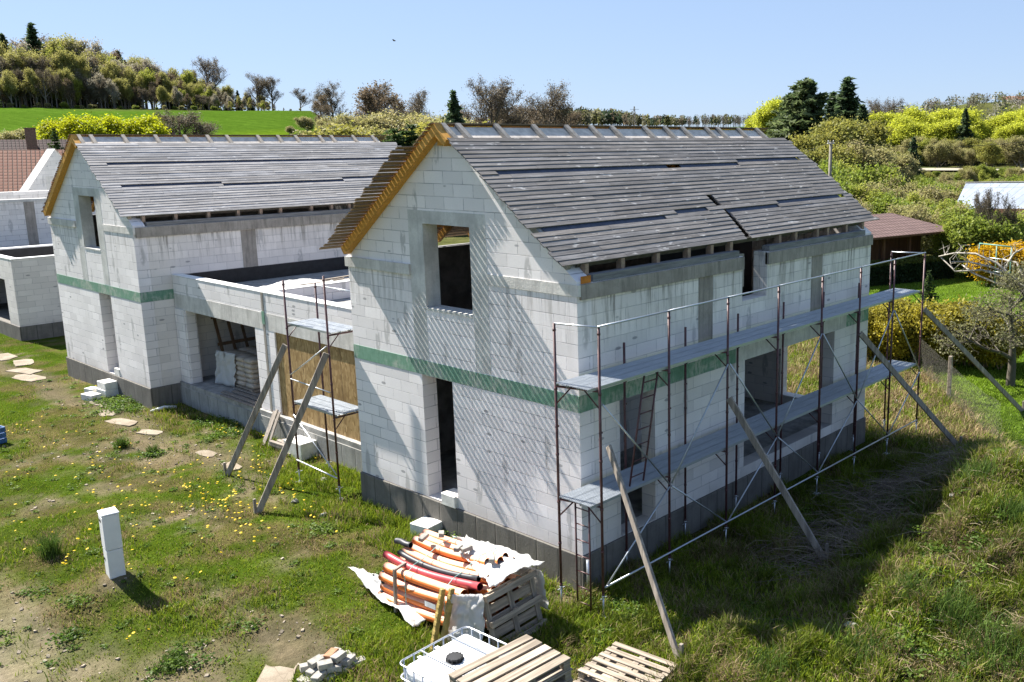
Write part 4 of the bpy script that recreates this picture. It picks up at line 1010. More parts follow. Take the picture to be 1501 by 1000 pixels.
# white pipe stub by the left house corner and dark rainwater stub at the near corner
tag(one(lambda m: m.path([(-.1, 18.7, gz1(-.1, 18.7)+.02), (.25, 18.55, gz1(.2, 18.5)+.12), (.6, 18.5, gz1(.6, 18.5)+.05)], .05, 10), 'drain_pipe', M['tank']), 'short pale pipe in the grass at the corner of the left house', 'pipe')
tag(one(lambda m: m.tube((-.02, -.17, -.75), (-.02, -.17, -.02), .045, 12), 'drain_pipe', M['galv']), 'short upright grey pipe at the plinth corner behind the scaffold ladder', 'pipe')
# ------------------------------------------------------------ vegetation
def blades(P, H, Wd, C, lean, seed=0, tipc=1.15, seg=2):
    """curved grass blades: P (n,3) roots, H heights, Wd widths, C colours, lean 0..1"""
    r = np.random.default_rng(seed); n = len(P); th = r.uniform(0, 2*np.pi, n); ph = r.uniform(0, 2*np.pi, n)
    side = np.stack([np.cos(th), np.sin(th), np.zeros(n)], -1)*(Wd/2)[:, None]
    ln = np.stack([np.cos(ph), np.sin(ph), np.zeros(n)], -1)*(H*lean)[:, None]
    up = np.array((0, 0, 1.0))
    m = P + ln*.35 + up*(H*.6)[:, None]; t = P + ln + up*(H*np.sqrt(np.clip(1-lean**2*.6, .15, 1)))[:, None]
    V = np.stack([P-side, P+side, m-side*.75, m+side*.75, t], 1).reshape(-1, 3)
    b = np.arange(n)[:, None]*5
    Q = b + np.array([[0, 1, 3, 2]]); T = b + np.array([[2, 3, 4]])
    return V, [Q, T], np.concatenate([C, C*tipc])
def footprint(x, y, e=.12):
    inA = (x > -e) & (x < LX+e) & (y > -e) & (y < W7+e); inB = (x > .1-e) & (x < LX+e) & (y > 19-e) & (y < 26.13+e)
    inG = (x > 1.0-e) & (x < 8.2+e) & (y > 7) & (y < 19.05); inC = (x > .9) & (x < 12) & (y > 34.2) & (y < 50)
    o = inA | inB | inG | inC
    for cx, cy, L, W, rot in SLABS + [(-4.95, 2.0, 1.9, .62, -.72)]:
        dx, dy = x-cx, y-cy; u = dx*np.cos(rot)+dy*np.sin(rot); v = -dx*np.sin(rot)+dy*np.cos(rot)
        o |= (np.abs(u) < W*.43) & (np.abs(v) < L*.43)
    o |= (x > -2.75) & (x < -1.2) & (y > -.3) & (y < 2.6)
    return o
def scatter(n, x0, x1, y0, y1, r0=14, pw=1.6, seed=1):
    r = np.random.default_rng(seed); x = r.uniform(x0, x1, n); y = r.uniform(y0, y1, n); d = np.hypot(x-CP.x, y-CP.y)
    k = (r.random(n) < np.clip((r0/d)**pw, 0, 1)) & ~footprint(x, y)
    return x[k], y[k]
def mixc(a, b, t): return a + (b-a)*t[:, None]
def make_grass():
    Vs, Qs, Ts, Cq, Ct = [], [], [], [], []; off = 0
    def emit(x, y, H, W, C, lean, seed):
        nonlocal off
        V, (Q, T), c = blades(np.stack([x, y, gz(x, y)-.01], -1), H, W, C, lean, seed)
        Vs.append(V); Qs.append(Q+off); Ts.append(T+off); Cq.append(c[:len(Q)]); Ct.append(c[len(Q):]); off += len(V)
    r = np.random.default_rng(5)
    G1, G2, G3 = np.array((.195, .275, .016)), np.array((.09, .155, .013)), np.array((.33, .37, .03)); S1, S2 = np.array((.42, .32, .17)), np.array((.26, .19, .10))
    def tuft_(x, y): return fbm(x*1.1, y*1.1, 89, 3)
    def colours(x, y, s, drop=.08):
        n = len(x); g = mixc(mixc(G2, G1, np.clip(fbm(x*1.4, y*1.4, 91, 3)*1.6-.3, 0, 1)), G3, r.random(n)**2*.8)
        st = mixc(S2, S1, r.random(n)); pick = r.random(n) < np.clip(s*.75+drop, 0, .9)
        return np.where(pick[:, None], st, g)*(.75+.5*r.random(n))[:, None], pick
    # yard: short, patchy
    x, y = scatter(430000, -9.8, 1.2, -1.5, 36, 13.5, 1.7, 11)
    k = r.random(len(x)) > dirt(x, y)*1.05-.04; x, y = x[k], y[k]
    C, pk = colours(x, y, straw(x, y)); lush = sst(.45, .75, fbm(x*.8, y*.8, 95, 4))
    H = (.045+.075*lush)*(.6+.9*r.random(len(x)))*np.where(pk, .85, 1); emit(x, y, H, .010+.010*r.random(len(x)), C, .25+.6*r.random(len(x)), 1)
    # lusher rims: along plinths and round things
    x, y = scatter(60000, -1.4, 1.1, -1.3, 19, 14, 1.2, 13); k = (fbm(x*.9, y*.9, 97, 3) > .42) & (r.random(len(x)) > dirt(x, y)); x, y = x[k], y[k]
    C, pk = colours(x, y, straw(x, y)*.4, .05); emit(x, y, .09+.16*r.random(len(x)), .011+.008*r.random(len(x)), C*1.05, .3+.4*r.random(len(x)), 2)
    # front edge, round the pallets
    x, y = scatter(80000, -6, 3, -6, 1.5, 16, 1, 15); k = r.random(len(x)) > dirt(x, y); x, y = x[k], y[k]
    C, pk = colours(x, y, straw(x, y)*.6); emit(x, y, .07+.15*r.random(len(x)), .011+.008*r.random(len(x)), C*1.05, .3+.5*r.random(len(x)), 3)
    # the bank: long rough grass and dead stalks
    x, y = scatter(520000, -3.5, 21, -9.5, -.1, 14.5, 1.25, 17); k = (r.random(len(x)) > dirt(x, y)*.8) & (fence_d(x, y) < .3); x, y = x[k], y[k]
    s = straw(x, y); C, pk = colours(x, y, s*.8, .08); C = C*np.where(tuft_(x, y) > .5, .80, .58)[:, None]; tuft = sst(.42, .68, fbm(x*1.7, y*1.7, 99, 3))  # blade colours on the bank darkened too, adding to the shadow
    H = (.06+.24*tuft)*(.5+.9*r.random(len(x))); emit(x, y, H, .009+.009*r.random(len(x)), C, np.where(pk, .55+.4*r.random(len(x)), .3+.5*r.random(len(x))), 4)
    # behind the house, seen through it and beyond the scaffold
    x, y = scatter(160000, 11.3, 26, -5, 16, 24, 1.3, 19); k = fence_d(x, y) < .3; x, y = x[k], y[k]
    s = straw(x, y); C, pk = colours(x, y, s, .15); emit(x, y, .10+.25*r.random(len(x)), .016+.012*r.random(len(x)), C, .4+.5*r.random(len(x)), 5)
    # mown lawn of the garden
    x, y = scatter(420000, 11, 50, -10, 18, 29, 1.3, 21); k = fence_d(x, y) > .3; x, y = x[k], y[k]
    n = len(x); C = mixc(np.array((.13, .22, .016)), np.array((.20, .29, .025)), fbm(x*.5, y*.5, 93, 3))*(.8+.4*r.random(n))[:, None]
    emit(x, y, .05+.06*r.random(n), .018+.012*r.random(n), C, .3+.5*r.random(n), 6)
    me = np_mesh('grass', np.concatenate(Vs), [np.concatenate(Qs), np.concatenate(Ts)], np.concatenate(Cq+Ct))
    tag(link('grass', me, M['grass']), kind='stuff')
make_grass()
def leaf_cloud(C, size, col, seed, flat=.0, aspect=1.6, jit=.25):
    """one small leaf-shaped quad per centre"""
    r = np.random.default_rng(seed); n = len(C)
    a = r.normal(size=(n, 3)); a /= np.linalg.norm(a, axis=1)[:, None]; b = np.cross(a, r.normal(size=(n, 3))); b /= np.linalg.norm(b, axis=1)[:, None]
    if flat: a[:, 2] *= 1-flat; b[:, 2] *= 1-flat
    s = (size*(.6+.8*r.random(n)))[:, None]; a = a*s*aspect*.5; b = b*s*.5
    V = np.stack([C-a, C+b*.9-a*.1, C+a, C-b*.9-a*.1], 1).reshape(-1, 3); F = np.arange(4*n).reshape(n, 4)
    return V, F, col*(1-jit+2*jit*r.random(n))[:, None]
def make_weeds():
    r = np.random.default_rng(31); Cs, Sz, Cl = [], [], []
    spots = []
    for (px, py, n, rad) in [(168, 590, 16, .8), (185, 600, 12, .7), (205, 590, 8, .5), (250, 975, 4, .4), (360, 918, 3, .22), (225, 668, 5, .2), (123, 880, 3, .3), (100, 935, 3, .3), (655, 775, 10, .35), (690, 790, 8, .3), (470, 780, 6, .35), (1300, 560, 12, .8), (1270, 500, 8, .6), (1290, 860, 6, .4), (1340, 940, 8, .5), (870, 890, 9, .5), (930, 900, 9, .6), (180, 655, 3, .2), (45, 870, 2, .3), (310, 620, 9, .6), (330, 640, 8, .5), (345, 620, 9, .4)]:
        c = gpt(px, py)
        for i in range(n): spots.append((c.x+r.normal()*rad*.5, c.y+r.normal()*rad*.5, r.uniform(.10, .22)))
    for i in range(500):
        x, y = r.uniform(-9, 1), r.uniform(-1, 26)
        if not footprint(np.array([x]), np.array([y]))[0] and r.random() > .2: spots.append((x, y, r.uniform(.04, .10)))
    for i in range(260):
        x, y = r.uniform(-3, 14), r.uniform(-8.5, -1.2); spots.append((x, y, r.uniform(.06, .16)))
    for x, y, h in spots:
        n = int(60*h/.15)+10; p = r.normal(size=(n, 3))*np.array((h*.75, h*.75, h*.3)); p[:, 2] = np.abs(p[:, 2])+.02
        Cs.append(p+np.array((x, y, gz1(x, y)))); Sz.append(np.full(n, .03+.09*h)); g = r.random(); Cl.append(np.tile(np.array((.075, .15, .02))*(1-g)+np.array((.16, .24, .035))*g, (n, 1)))
    V, F, c = leaf_cloud(np.concatenate(Cs), np.concatenate(Sz), np.concatenate(Cl), 3, .35)
    tag(link('weeds', np_mesh('weeds', V, F, c), M['leaf']), kind='stuff')
    # spiky grass tussocks
    P, H, C = [], [], []
    for (px, py, n, rad, h) in [(75, 815, 420, .20, .5), (178, 656, 220, .14, .35), (225, 665, 200, .14, .3), (250, 978, 260, .35, .16), (590, 745, 160, .25, .3), (1320, 745, 300, .5, .45), (1430, 700, 350, .5, .4), (1400, 900, 380, .5, .4), (1260, 960, 300, .5, .35), (1460, 960, 380, .6, .45), (1130, 985, 300, .5, .35), (1330, 870, 260, .4, .4), (1490, 760, 300, .5, .4)]:
        c = gpt(px, py); x = c.x+r.normal(size=n)*rad*.45; y = c.y+r.normal(size=n)*rad*.45
        P.append(np.stack([x, y, gz(x, y)], -1)); H.append(h*(.5+.7*r.random(n))); C.append(mixc(np.array((.05, .10, .018)), np.array((.12, .19, .03)), r.random(n)))
    P, H, C = np.concatenate(P), np.concatenate(H), np.concatenate(C)
    V, F, c = blades(P, H, .008+.006*r.random(len(P)), C, .3+.5*r.random(len(P)), 8); tag(link('tussocks', np_mesh('tussocks', V, F, c), M['grass']), kind='stuff')
    # dandelions: yellow heads in drifts
    r = np.random.default_rng(33); pts = []
    for (px, py, n, sx, sy) in [(290, 700, 60, 150, 40), (200, 690, 60, 170, 40), (310, 760, 80, 60, 30), (270, 740, 70, 90, 26), (330, 745, 30, 25, 12), (140, 800, 30, 90, 30), (360, 690, 26, 30, 14), (330, 630, 26, 18, 10), (420, 725, 22, 20, 12), (50, 640, 24, 60, 20), (380, 760, 20, 60, 20), (275, 845, 7, 20, 10), (195, 945, 8, 20, 10), (670, 770, 20, 16, 8), (460, 755, 10, 30, 14), (110, 570, 12, 60, 14), (290, 730, 60, 200, 70), (100, 720, 40, 120, 60), (1280, 545, 14, 30, 14)]:
        for i in range(int(n*.5)): pts.append(gpt(px+r.normal()*sx*.75, py+r.normal()*sy*.75))
    Vd, Fd, Cd = [], [], []; k = 0
    for p in pts:
        if footprint(np.array([p.x]), np.array([p.y]))[0]: continue
        h = r.uniform(.07, .13); R0 = r.uniform(.022, .035); c = Vector((p.x, p.y, p.z+h)); t = Vector((r.normal()*.25, r.normal()*.25, 1)).normalized(); a = t.orthogonal().normalized(); b = t.cross(a); base = len(Vd)
        Vd.append(c+t*.012)
        for j in range(8): q = j*math.pi/4; Vd.append(c+(a*math.cos(q)+b*math.sin(q))*R0)
        for j in range(8): Fd.append((base, base+1+j, base+1+(j+1) % 8)); Cd.append((.88, .64, .02) if j % 2 else (.80, .54, .012))
    tag(link('dandelions', np_mesh('dandelions', [tuple(v) for v in Vd], np.array(Fd), np.array(Cd)), M['grass']), kind='stuff')
    # small stones and litter on bare soil
    m = MB(); r2 = random.Random(9); cnt = 0
    for i in range(2600):
        x, y = r2.uniform(-9.5, .5), r2.uniform(-.5, 22)
        if dirt(np.array([x]), np.array([y]))[0] < .5 or footprint(np.array([x]), np.array([y]))[0]: continue
        s = r2.choice((.012, .015, .02, .025, .035)); g = r2.uniform(.6, 1.25); m.col = (g, g*.97, g*.92); z = gz1(x, y)
        a = r2.uniform(0, 3); ca, sa = math.cos(a)*s, math.sin(a)*s; m.obox((x, y, z+s*.2), (ca, sa, r2.uniform(-.3, .3)*s), (-sa*.7, ca*.7, r2.uniform(-.3, .3)*s), (0, 0, s*.5)); cnt += 1
    tag(m.build('stones', simple('loose_stones', (.25, .22, .18), .95, 0, .2, 30, .2)), kind='stuff')
    # heap of dead brush in the shade of the house, and long dead stalks on the bank
    r = np.random.default_rng(35); mm = MB()
    def stalks(c, n, rad, L, w, cols):
        for i in range(n):
            x, y = c.x+r.normal()*rad[0], c.y+r.normal()*rad[1]; z = gz1(x, y); a = r.uniform(0, 6.28); l = L*r.uniform(.5, 1.2); hgt = rad[2]*math.exp(-((x-c.x)/rad[0]/1.4)**2-((y-c.y)/rad[1]/1.4)**2)*r.random()
            p = Vector((x, y, z+hgt)); d = Vector((math.cos(a), math.sin(a), r.uniform(-.05, .35)))*l; bend = Vector((r.normal(), r.normal(), -.6))*l*.16
            mm.col = tuple(np.array(cols[int(r.random()*len(cols))])*r.uniform(.7, 1.25)); mm.path([p, p+d*.5-bend*.4, p+d+bend], [w, w*.8, w*.4], 3, False)
    br = [(.13, .10, .075), (.19, .15, .11), (.10, .07, .055), (.24, .19, .13)]
    for (px, py, n, rad) in [(1300, 740, 420, (1.0, .75, .55)), (1340, 720, 300, (.9, .6, .5)), (1225, 815, 320, (.7, .5, .35)), (1270, 770, 260, (.9, .5, .4)), (1170, 800, 160, (.8, .5, .25)), (1375, 690, 220, (.8, .5, .4))]: stalks(gpt(px, py), n, rad, .75, .006, br)
    tag(mm.build('dead_brush', M['tint']), kind='stuff')
    mm = MB(); st = [(.27, .21, .12), (.21, .16, .09), (.33, .27, .17)]
    for (px, py, n) in [(1400, 760, 120), (1450, 860, 140), (1330, 930, 130), (1250, 985, 100), (1480, 960, 150), (1420, 690, 90), (1240, 920, 80), (1130, 940, 60), (1480, 690, 80), (1380, 850, 120), (1330, 600, 90), (1290, 600, 90)]: stalks(gpt(px, py), int(n*.6), (.8, .65, .10), .34, .004, st)
    tag(mm.build('dry_stalks', M['tint']), kind='stuff')
make_weeds()

# ------------------------------------------------------------ trees
def tubes_np(segs, n=4):
    """segs: list of (p, q, r0, r1) -> V, F"""
    A = np.array([s[0] for s in segs]); B = np.array([s[1] for s in segs]); ra = np.array([s[2] for s in segs]); rb = np.array([s[3] for s in segs])
    d = B-A; d /= np.linalg.norm(d, axis=1)[:, None]+1e-9; ref = np.where(np.abs(d[:, 2:3]) < .9, np.array([[0, 0, 1.]]), np.array([[1., 0, 0]])); u = np.cross(d, ref); u /= np.linalg.norm(u, axis=1)[:, None]; v = np.cross(d, u)
    V = []
    for P_, rr_ in ((A, ra), (B, rb)):
        for j in range(n): t = 2*np.pi*j/n; V.append(P_+(u*np.cos(t)+v*np.sin(t))*rr_[:, None])
    V = np.stack(V, 1); m = len(segs); base = np.arange(m)[:, None]*2*n
    F = np.concatenate([base+np.array([[j, (j+1) % n, n+(j+1) % n, n+j]]) for j in range(n)])
    return V.reshape(-1, 3), F
def grow(seed, H, rmin=.004, trunk=.32, spread=.75, levels=4, kids=(7, 5, 5, 4), droop=0, r0=None, upright=.35, lenf=.5, multi=1):
    """a branching skeleton: returns trunk segments, twig segments and tips (unit: metres)"""
    r = np.random.default_rng(seed); thick, thin, tips = [], [], []; r0 = r0 or H*.022
    def br(p, d, L, rad, lv):
        n = 4 if lv < 2 else 3; pts = [p]; dd = d.copy()
        for i in range(n):
            dd = dd + r.normal(size=3)*(.05+.09*lv); dd[2] += upright*.12 - droop*.12*lv; dd /= np.linalg.norm(dd); pts.append(pts[-1]+dd*L/n)
        for i in range(n):
            f0, f1 = 1-.7*i/n, 1-.7*(i+1)/n; (thick if lv < 2 else thin).append((pts[i], pts[i+1], max(rad*f0, rmin), max(rad*f1, rmin*.75)))
        if lv >= levels: tips.append(pts[-1]); tips.append(pts[-2]); return
        for k in range(kids[lv]):
            t = (trunk if lv == 0 else .25)+(1-(trunk if lv == 0 else .25))*(k+r.random())/kids[lv]; i = min(int(t*n), n-1); q = pts[i]+(pts[i+1]-pts[i])*(t*n-i)
            a = r.uniform(0, 6.283); perp = np.array((math.cos(a), math.sin(a), .12*r.normal())); perp -= dd*perp.dot(dd)*.5
            nd = dd*(1-spread*.75) + perp*spread + np.array((0, 0, upright*.5)); nd /= np.linalg.norm(nd)
            br(q, nd, L*lenf*(1.25-.55*t)*r.uniform(.8, 1.2), rad*(.55 if lv == 0 else .6)*(1-.45*t), lv+1)
        tips.append(pts[-1])
    for k in range(multi):
        d = np.array((0, 0, 1.)) if multi == 1 else np.array((r.normal()*.35, r.normal()*.35, 1.)); d /= np.linalg.norm(d)
        br(np.array((r.normal()*.12*(multi > 1)*H*.2, r.normal()*.12*(multi > 1)*H*.2, 0.)), d, H*(.72 if multi == 1 else .6)*r.uniform(.85, 1), r0/(1 if multi == 1 else 1.6), 0)
    return thick, thin, np.array(tips)
TM = {}
def norm_h(V, top): return V
def tree_mesh(key, seed, H, kind, col, col2=None, leaf=.2, per=4, twig=(.11, .09, .075), **kw):
    thick, thin, tips = grow(seed, H, **kw); r = np.random.default_rng(seed+100)
    V, F = tubes_np(thick, 6); trunk = np_mesh('trunk', V, F, np.tile(twig, (len(F), 1)), True)
    V, F = tubes_np(thin, 3); c = np.tile(twig, (len(F), 1))*r.uniform(.75, 1.3, (len(F), 1)); Vs, Fs, cs = [V], [F], [c]
    if per:
        C = np.repeat(tips, per, 0) + r.normal(size=(len(tips)*per, 3))*leaf*2.5
        cl = np.array(col)[None]*np.ones((len(C), 1))
        if col2 is not None: t = np.clip(fbm(C[:, 0]*.7+C[:, 2]*.5, C[:, 1]*.7, seed, 3)*1.8-.4+.25*r.normal(size=len(C)), 0, 1); cl = mixc(np.array(col), np.array(col2), t)
        v, f, cc = leaf_cloud(C, np.full(len(C), leaf), cl, seed); Fs.append(f+len(V)); Vs.append(v); cs.append(cc)
    crown = np_mesh('crown', np.concatenate(Vs), np.concatenate(Fs), np.concatenate(cs))
    trunk.materials.append(M['tint']); crown.materials.append(M['leaf'])
    top = float(np.percentile(np.concatenate(Vs)[:, 2], 98.5)); TM.setdefault(key, []).append((trunk, crown, top)); return trunk, crown
def conifer_mesh(key, seed, H, col, col2, base=.05, wid=.26, whorls=26, dens=1.0, round_=0, droop=.25):
    r = np.random.default_rng(seed); segs = [((0, 0, i*H/8), (r.normal()*.0, 0, (i+1)*H/8), H*.016*(1-i/8.3), H*.016*(1-(i+1)/8.3)) for i in range(8)]; segs = [(np.array(a), np.array(b), c, d) for a, b, c, d in segs]
    C = []; bs = []
    for w in range(whorls):
        t = base+(1-base)*(w/(whorls-1))**1.05; z = H*t; rad = H*wid*((1-t)**(.85 if not round_ else .55)) * (1 if not round_ else min(1, (t-base)*4+.45)) + H*.012
        nb = int(6+3*r.random()) if t < .92 else 4
        for k in range(nb):
            a = r.uniform(0, 6.283); L = rad*r.uniform(.55, 1.18); up = r.uniform(-.05, .22)-droop*(1-t) if not round_ else r.uniform(.05, .55); p = np.array((0, 0, z)); e = p+np.array((math.cos(a)*L, math.sin(a)*L, up*L))
            bs.append((p, e, H*.003, H*.0015)); n = int((6+L*9/H*10)*dens); u = r.random(n)**.7; q = p+(e-p)*u[:, None]; q[:, 2] += .10*L*np.sin(u*3.1)-(.06*L*u**2 if not round_ else 0)
            side = np.array((-math.sin(a), math.cos(a), 0)); q += side*(r.normal(size=n)*L*.16*(1-u*.6))[:, None] + r.normal(size=(n, 3))*H*.008; C.append(q)
    C = np.concatenate(C); t = np.clip(.5+.35*r.normal(size=len(C))+.5*(np.hypot(C[:, 0], C[:, 1])/(H*wid)-.4), 0, 1)
    v, f, c = leaf_cloud(C, np.full(len(C), H*.026), mixc(np.array(col), np.array(col2), t), seed, .2, 2.6, .3)
    V1, F1 = tubes_np(bs, 3); crown = np_mesh('crown', np.concatenate([v, V1]), np.concatenate([f, F1+len(v)]), np.concatenate([c, np.tile((.07, .055, .04), (len(F1), 1))]))
    V, F = tubes_np(segs, 7); trunk = np_mesh('trunk', V, F, np.tile((.10, .075, .055), (len(F), 1)), True)
    trunk.materials.append(M['tint']); crown.materials.append(M['leaf']); TM.setdefault(key, []).append((trunk, crown, H))
def put(name, key, label, px, top_py, r, cat='tree', group=None, var=0, wide=1.0, sink=.15, rz=None, zbase=None):
    """stand a tree of kind `key` r metres off at photo column px so that it reaches row top_py"""
    p = far(px, top_py, r); zg = gz1(p.x, p.y) if zbase is None else zbase; tr, cr, top = TM[key][var % len(TM[key])]
    s = (p.z-zg+sink)/top
    o = thing(name, label, cat, (p.x, p.y, zg-sink), random.uniform(0, 6.28) if rz is None else rz, group); o.scale = (s*wide, s*wide, s)
    link('trunk', tr, None, o); link('crown', cr, None, o); return o
random.seed(21)
# kinds
for k in range(3): tree_mesh('bare', 10+k, 12, 'bare', (.17, .14, .09), None, .10, 1, (.17, .145, .12), rmin=.014, trunk=.2, spread=.62, kids=(12, 8, 6, 4), upright=.5, lenf=.5)
for k in range(4): tree_mesh('budding', 20+k, 12, 'bud', (.29, .29, .07), (.40, .37, .12), .17, 3, (.17, .15, .12), rmin=.016, trunk=.18, spread=.62, kids=(10, 6, 5, 4), upright=.5, lenf=.46)
for k in range(2): tree_mesh('greenish', 30+k, 12, 'bud', (.29, .33, .05), (.42, .44, .08), .19, 4, (.16, .14, .11), rmin=.016, trunk=.15, spread=.66, kids=(10, 6, 5, 4), upright=.4, lenf=.47)
for k in range(2): tree_mesh('blossom', 40+k, 12, 'bud', (.46, .42, .33), (.27, .24, .16), .20, 3, (.17, .145, .12), rmin=.012, trunk=.12, spread=.66, kids=(10, 6, 5, 4), upright=.4, lenf=.47)
for k in range(2): tree_mesh('brown', 50+k, 10, 'bud', (.21, .155, .10), (.17, .135, .08), .13, 2, (.16, .125, .095), rmin=.014, trunk=.1, spread=.66, kids=(11, 7, 5, 4), upright=.45, lenf=.48)
for k in range(2): tree_mesh('willow', 60+k, 10, 'bud', (.58, .61, .055), (.43, .47, .05), .17, 8, (.22, .20, .06), rmin=.008, trunk=.06, spread=.68, kids=(12, 7, 5, 4), upright=.6, lenf=.5, multi=2)
for k in range(2): tree_mesh('forsythia', 70+k, 4, 'bud', (.50, .52, .015), (.38, .44, .02), .085, 8, (.2, .17, .06), rmin=.004, trunk=.05, spread=.6, kids=(8, 6, 4, 3), upright=.7, lenf=.5, multi=4)
for k in range(3): tree_mesh('shrub', 80+k, 4, 'bud', (.19, .26, .035), (.29, .33, .055), .095, 7, (.14, .12, .07), rmin=.005, trunk=.05, spread=.65, kids=(8, 6, 4, 3), upright=.5, lenf=.5, multi=3)
for k in range(2): tree_mesh('brownshrub', 90+k, 5, 'bud', (.36, .31, .16), (.36, .35, .12), .085, 3, (.29, .25, .18), rmin=.008, trunk=.05, spread=.6, kids=(8, 6, 5, 4), upright=.6, lenf=.5, multi=4)
for k in range(2): tree_mesh('ochre', 95+k, 9, 'bud', (.32, .30, .06), (.25, .27, .07), .15, 5, (.15, .12, .08), rmin=.008, trunk=.06, spread=.66, kids=(10, 6, 5, 4), upright=.45, lenf=.5, multi=2)
for k in range(2): tree_mesh('gardenhedge', 110+k, 2.2, 'bud', (.50, .42, .035), (.33, .30, .05), .06, 7, (.22, .16, .08), rmin=.004, trunk=.1, spread=.55, kids=(8, 6, 4, 3), upright=.9, lenf=.5, multi=5)
for k in range(2): tree_mesh('golden', 170+k, 2.5, 'bud', (.66, .42, .012), (.58, .36, .01), .07, 10, (.2, .17, .06), rmin=.004, trunk=.05, spread=.6, kids=(8, 6, 4, 3), upright=.6, lenf=.5, multi=4)
for k in range(2): conifer_mesh('spruce', 120+k, 12, (.05, .085, .04), (.10, .15, .06), .03, .27, 32, 1.5)
conifer_mesh('pine', 130, 14, (.08, .125, .05), (.16, .20, .08), .08, .33, 36, 1.7, 1)
conifer_mesh('youngspruce', 140, 2.2, (.045, .085, .025), (.10, .15, .04), .05, .30, 18, 1.2, 0, .05)

# the wood above the green field at the left: three ranks, each tree its own
prof = [(-30, 72), (0, 70), (25, 64), (45, 58), (62, 62), (85, 60), (110, 66), (140, 76), (170, 83), (200, 90), (240, 99), (290, 112), (330, 127), (380, 142), (410, 152), (440, 164)]
def topy(px): return float(np.interp(px, [a for a, b in prof], [b for a, b in prof]))
rr = random.Random(77)
kinds = ['budding', 'budding', 'bare', 'greenish', 'blossom', 'budding', 'bare', 'brown', 'budding', 'greenish']
fl = {'budding': 'budding olive tree in the wood above the green field', 'bare': 'bare grey tree in the wood above the green field', 'greenish': 'fresh green leafing tree in the wood above the green field', 'blossom': 'whitish blossoming tree in the wood above the green field', 'brown': 'brownish tree in the wood above the green field', 'spruce': 'dark spruce in the wood above the green field'}
for rank, (r0, k0, step) in enumerate([(262, .60, 8.5), (272, .84, 8.5), (286, 1.0, 9), (304, 1.04, 11)]):
    px = -36.0
    while px < (440, 436, 400, 340)[rank]:
        base = 167+.02*px; tp = base-(base-topy(px))*k0*rr.uniform(.82, 1.05); kd = rr.choice(kinds)
        if rank >= 2 and rr.random() < .28: kd = 'spruce'
        put({'spruce': 'spruce'}.get(kd, 'tree'), kd, fl[kd], px+rr.uniform(-4, 4), tp, r0+rr.uniform(-3, 5), 'tree', 'trees of the wood above the field', rr.randint(0, 3), rr.uniform(.66, .98) if kd != 'spruce' else 1.0)
        px += step*rr.uniform(.75, 1.25)
for px in range(-30, 446, 9): put('bush', 'shrub' if rr.random() < .5 else 'brownshrub', 'low bush along the edge of the wood above the field', px+rr.uniform(-3, 3), 153+.02*px+rr.uniform(-4, 5), 258+rr.uniform(-1, 2), 'bush', 'bushes along the wood edge', rr.randint(0, 2), 1.3)
put('spruce', 'spruce', 'tall dark spruce standing out above the wood at the left', 45, 36, 292)
put('spruce', 'spruce', 'dark spruce at the left edge above the wood', 2, 52, 300, var=1)
put('tree', 'bare', 'lone bare tree sticking up above the end of the wood', 300, 87, 300)
put('tree', 'bare', 'first of two wide bare trees at the low end of the wood', 374, 109, 285, var=2, wide=1.1)
put('tree', 'bare', 'second of two wide bare trees at the low end of the wood', 396, 114, 283, wide=1.1)
put('tree', 'bare', 'bare tree alone at the end of the green field', 438, 130, 275, var=1, wide=1.2)
put('tree', 'bare', 'broad bare tree right of the green field, above the left ridge', 486, 124, 190, var=2, wide=1.25)
put('tree', 'brown', 'brown dense tree covering the right end of the green field', 466, 142, 180, wide=1.0)
put('tree', 'brown', 'large rounded brown tree above the end of the left roof', 545, 127, 185, var=1, wide=1.15)
put('tree', 'bare', 'bare tree with upright limbs inside the large brown tree', 548, 130, 190, var=0)
put('tree', 'bare', 'slender bare tree left of the spruce', 612, 136, 200, var=1)
put('tree', 'brown', 'low brown tree between the big brown tree and the spruce', 588, 150, 200)
put('spruce', 'spruce', 'dark spruce just left of the near ridge', 664, 136, 150, var=1, wide=.95)
put('tree', 'bare', 'tall bare tree behind the near ridge, right of the spruce', 716, 119, 190, var=0)
put('tree', 'bare', 'smaller bare tree leaning beside the tall bare tree', 742, 131, 195, var=1)
put('tree', 'bare', 'broad brownish bare tree behind the middle of the near ridge', 802, 126, 180, var=2, wide=1.1)
for px, t in ((690, 166), (712, 162), (735, 160), (758, 158), (775, 160), (790, 160), (815, 164), (830, 168)): put('bush', 'brown', 'reddish brown thicket tree behind the near ridge', px, t, 215+rr.uniform(-5, 15), 'tree', 'brown thicket behind the near ridge', px, 1.3)
for px, t in ((425, 178), (450, 165), (475, 168), (500, 172), (520, 165), (560, 168), (575, 165), (600, 168), (622, 170), (640, 172)): put('bush', 'brownshrub', 'low bush below the trees right of the green field', px, t+8, 165+rr.uniform(-6, 6), 'bush', 'bushes between the two ridges', px, 1.4)
for px, t, kd in ((512, 194, 'brownshrub'), (530, 196, 'ochre'), (556, 196, 'budding'), (570, 194, 'youngspruce'), (578, 192, 'youngspruce'), (603, 186, 'youngspruce'), (611, 188, 'youngspruce'), (590, 196, 'youngspruce'), (622, 195, 'ochre')): put('bush', kd, 'garden bush or young conifer behind the left roof end', px, t, 95+rr.uniform(-4, 4), 'bush', 'garden bushes behind the left roof', 0, 1.5)
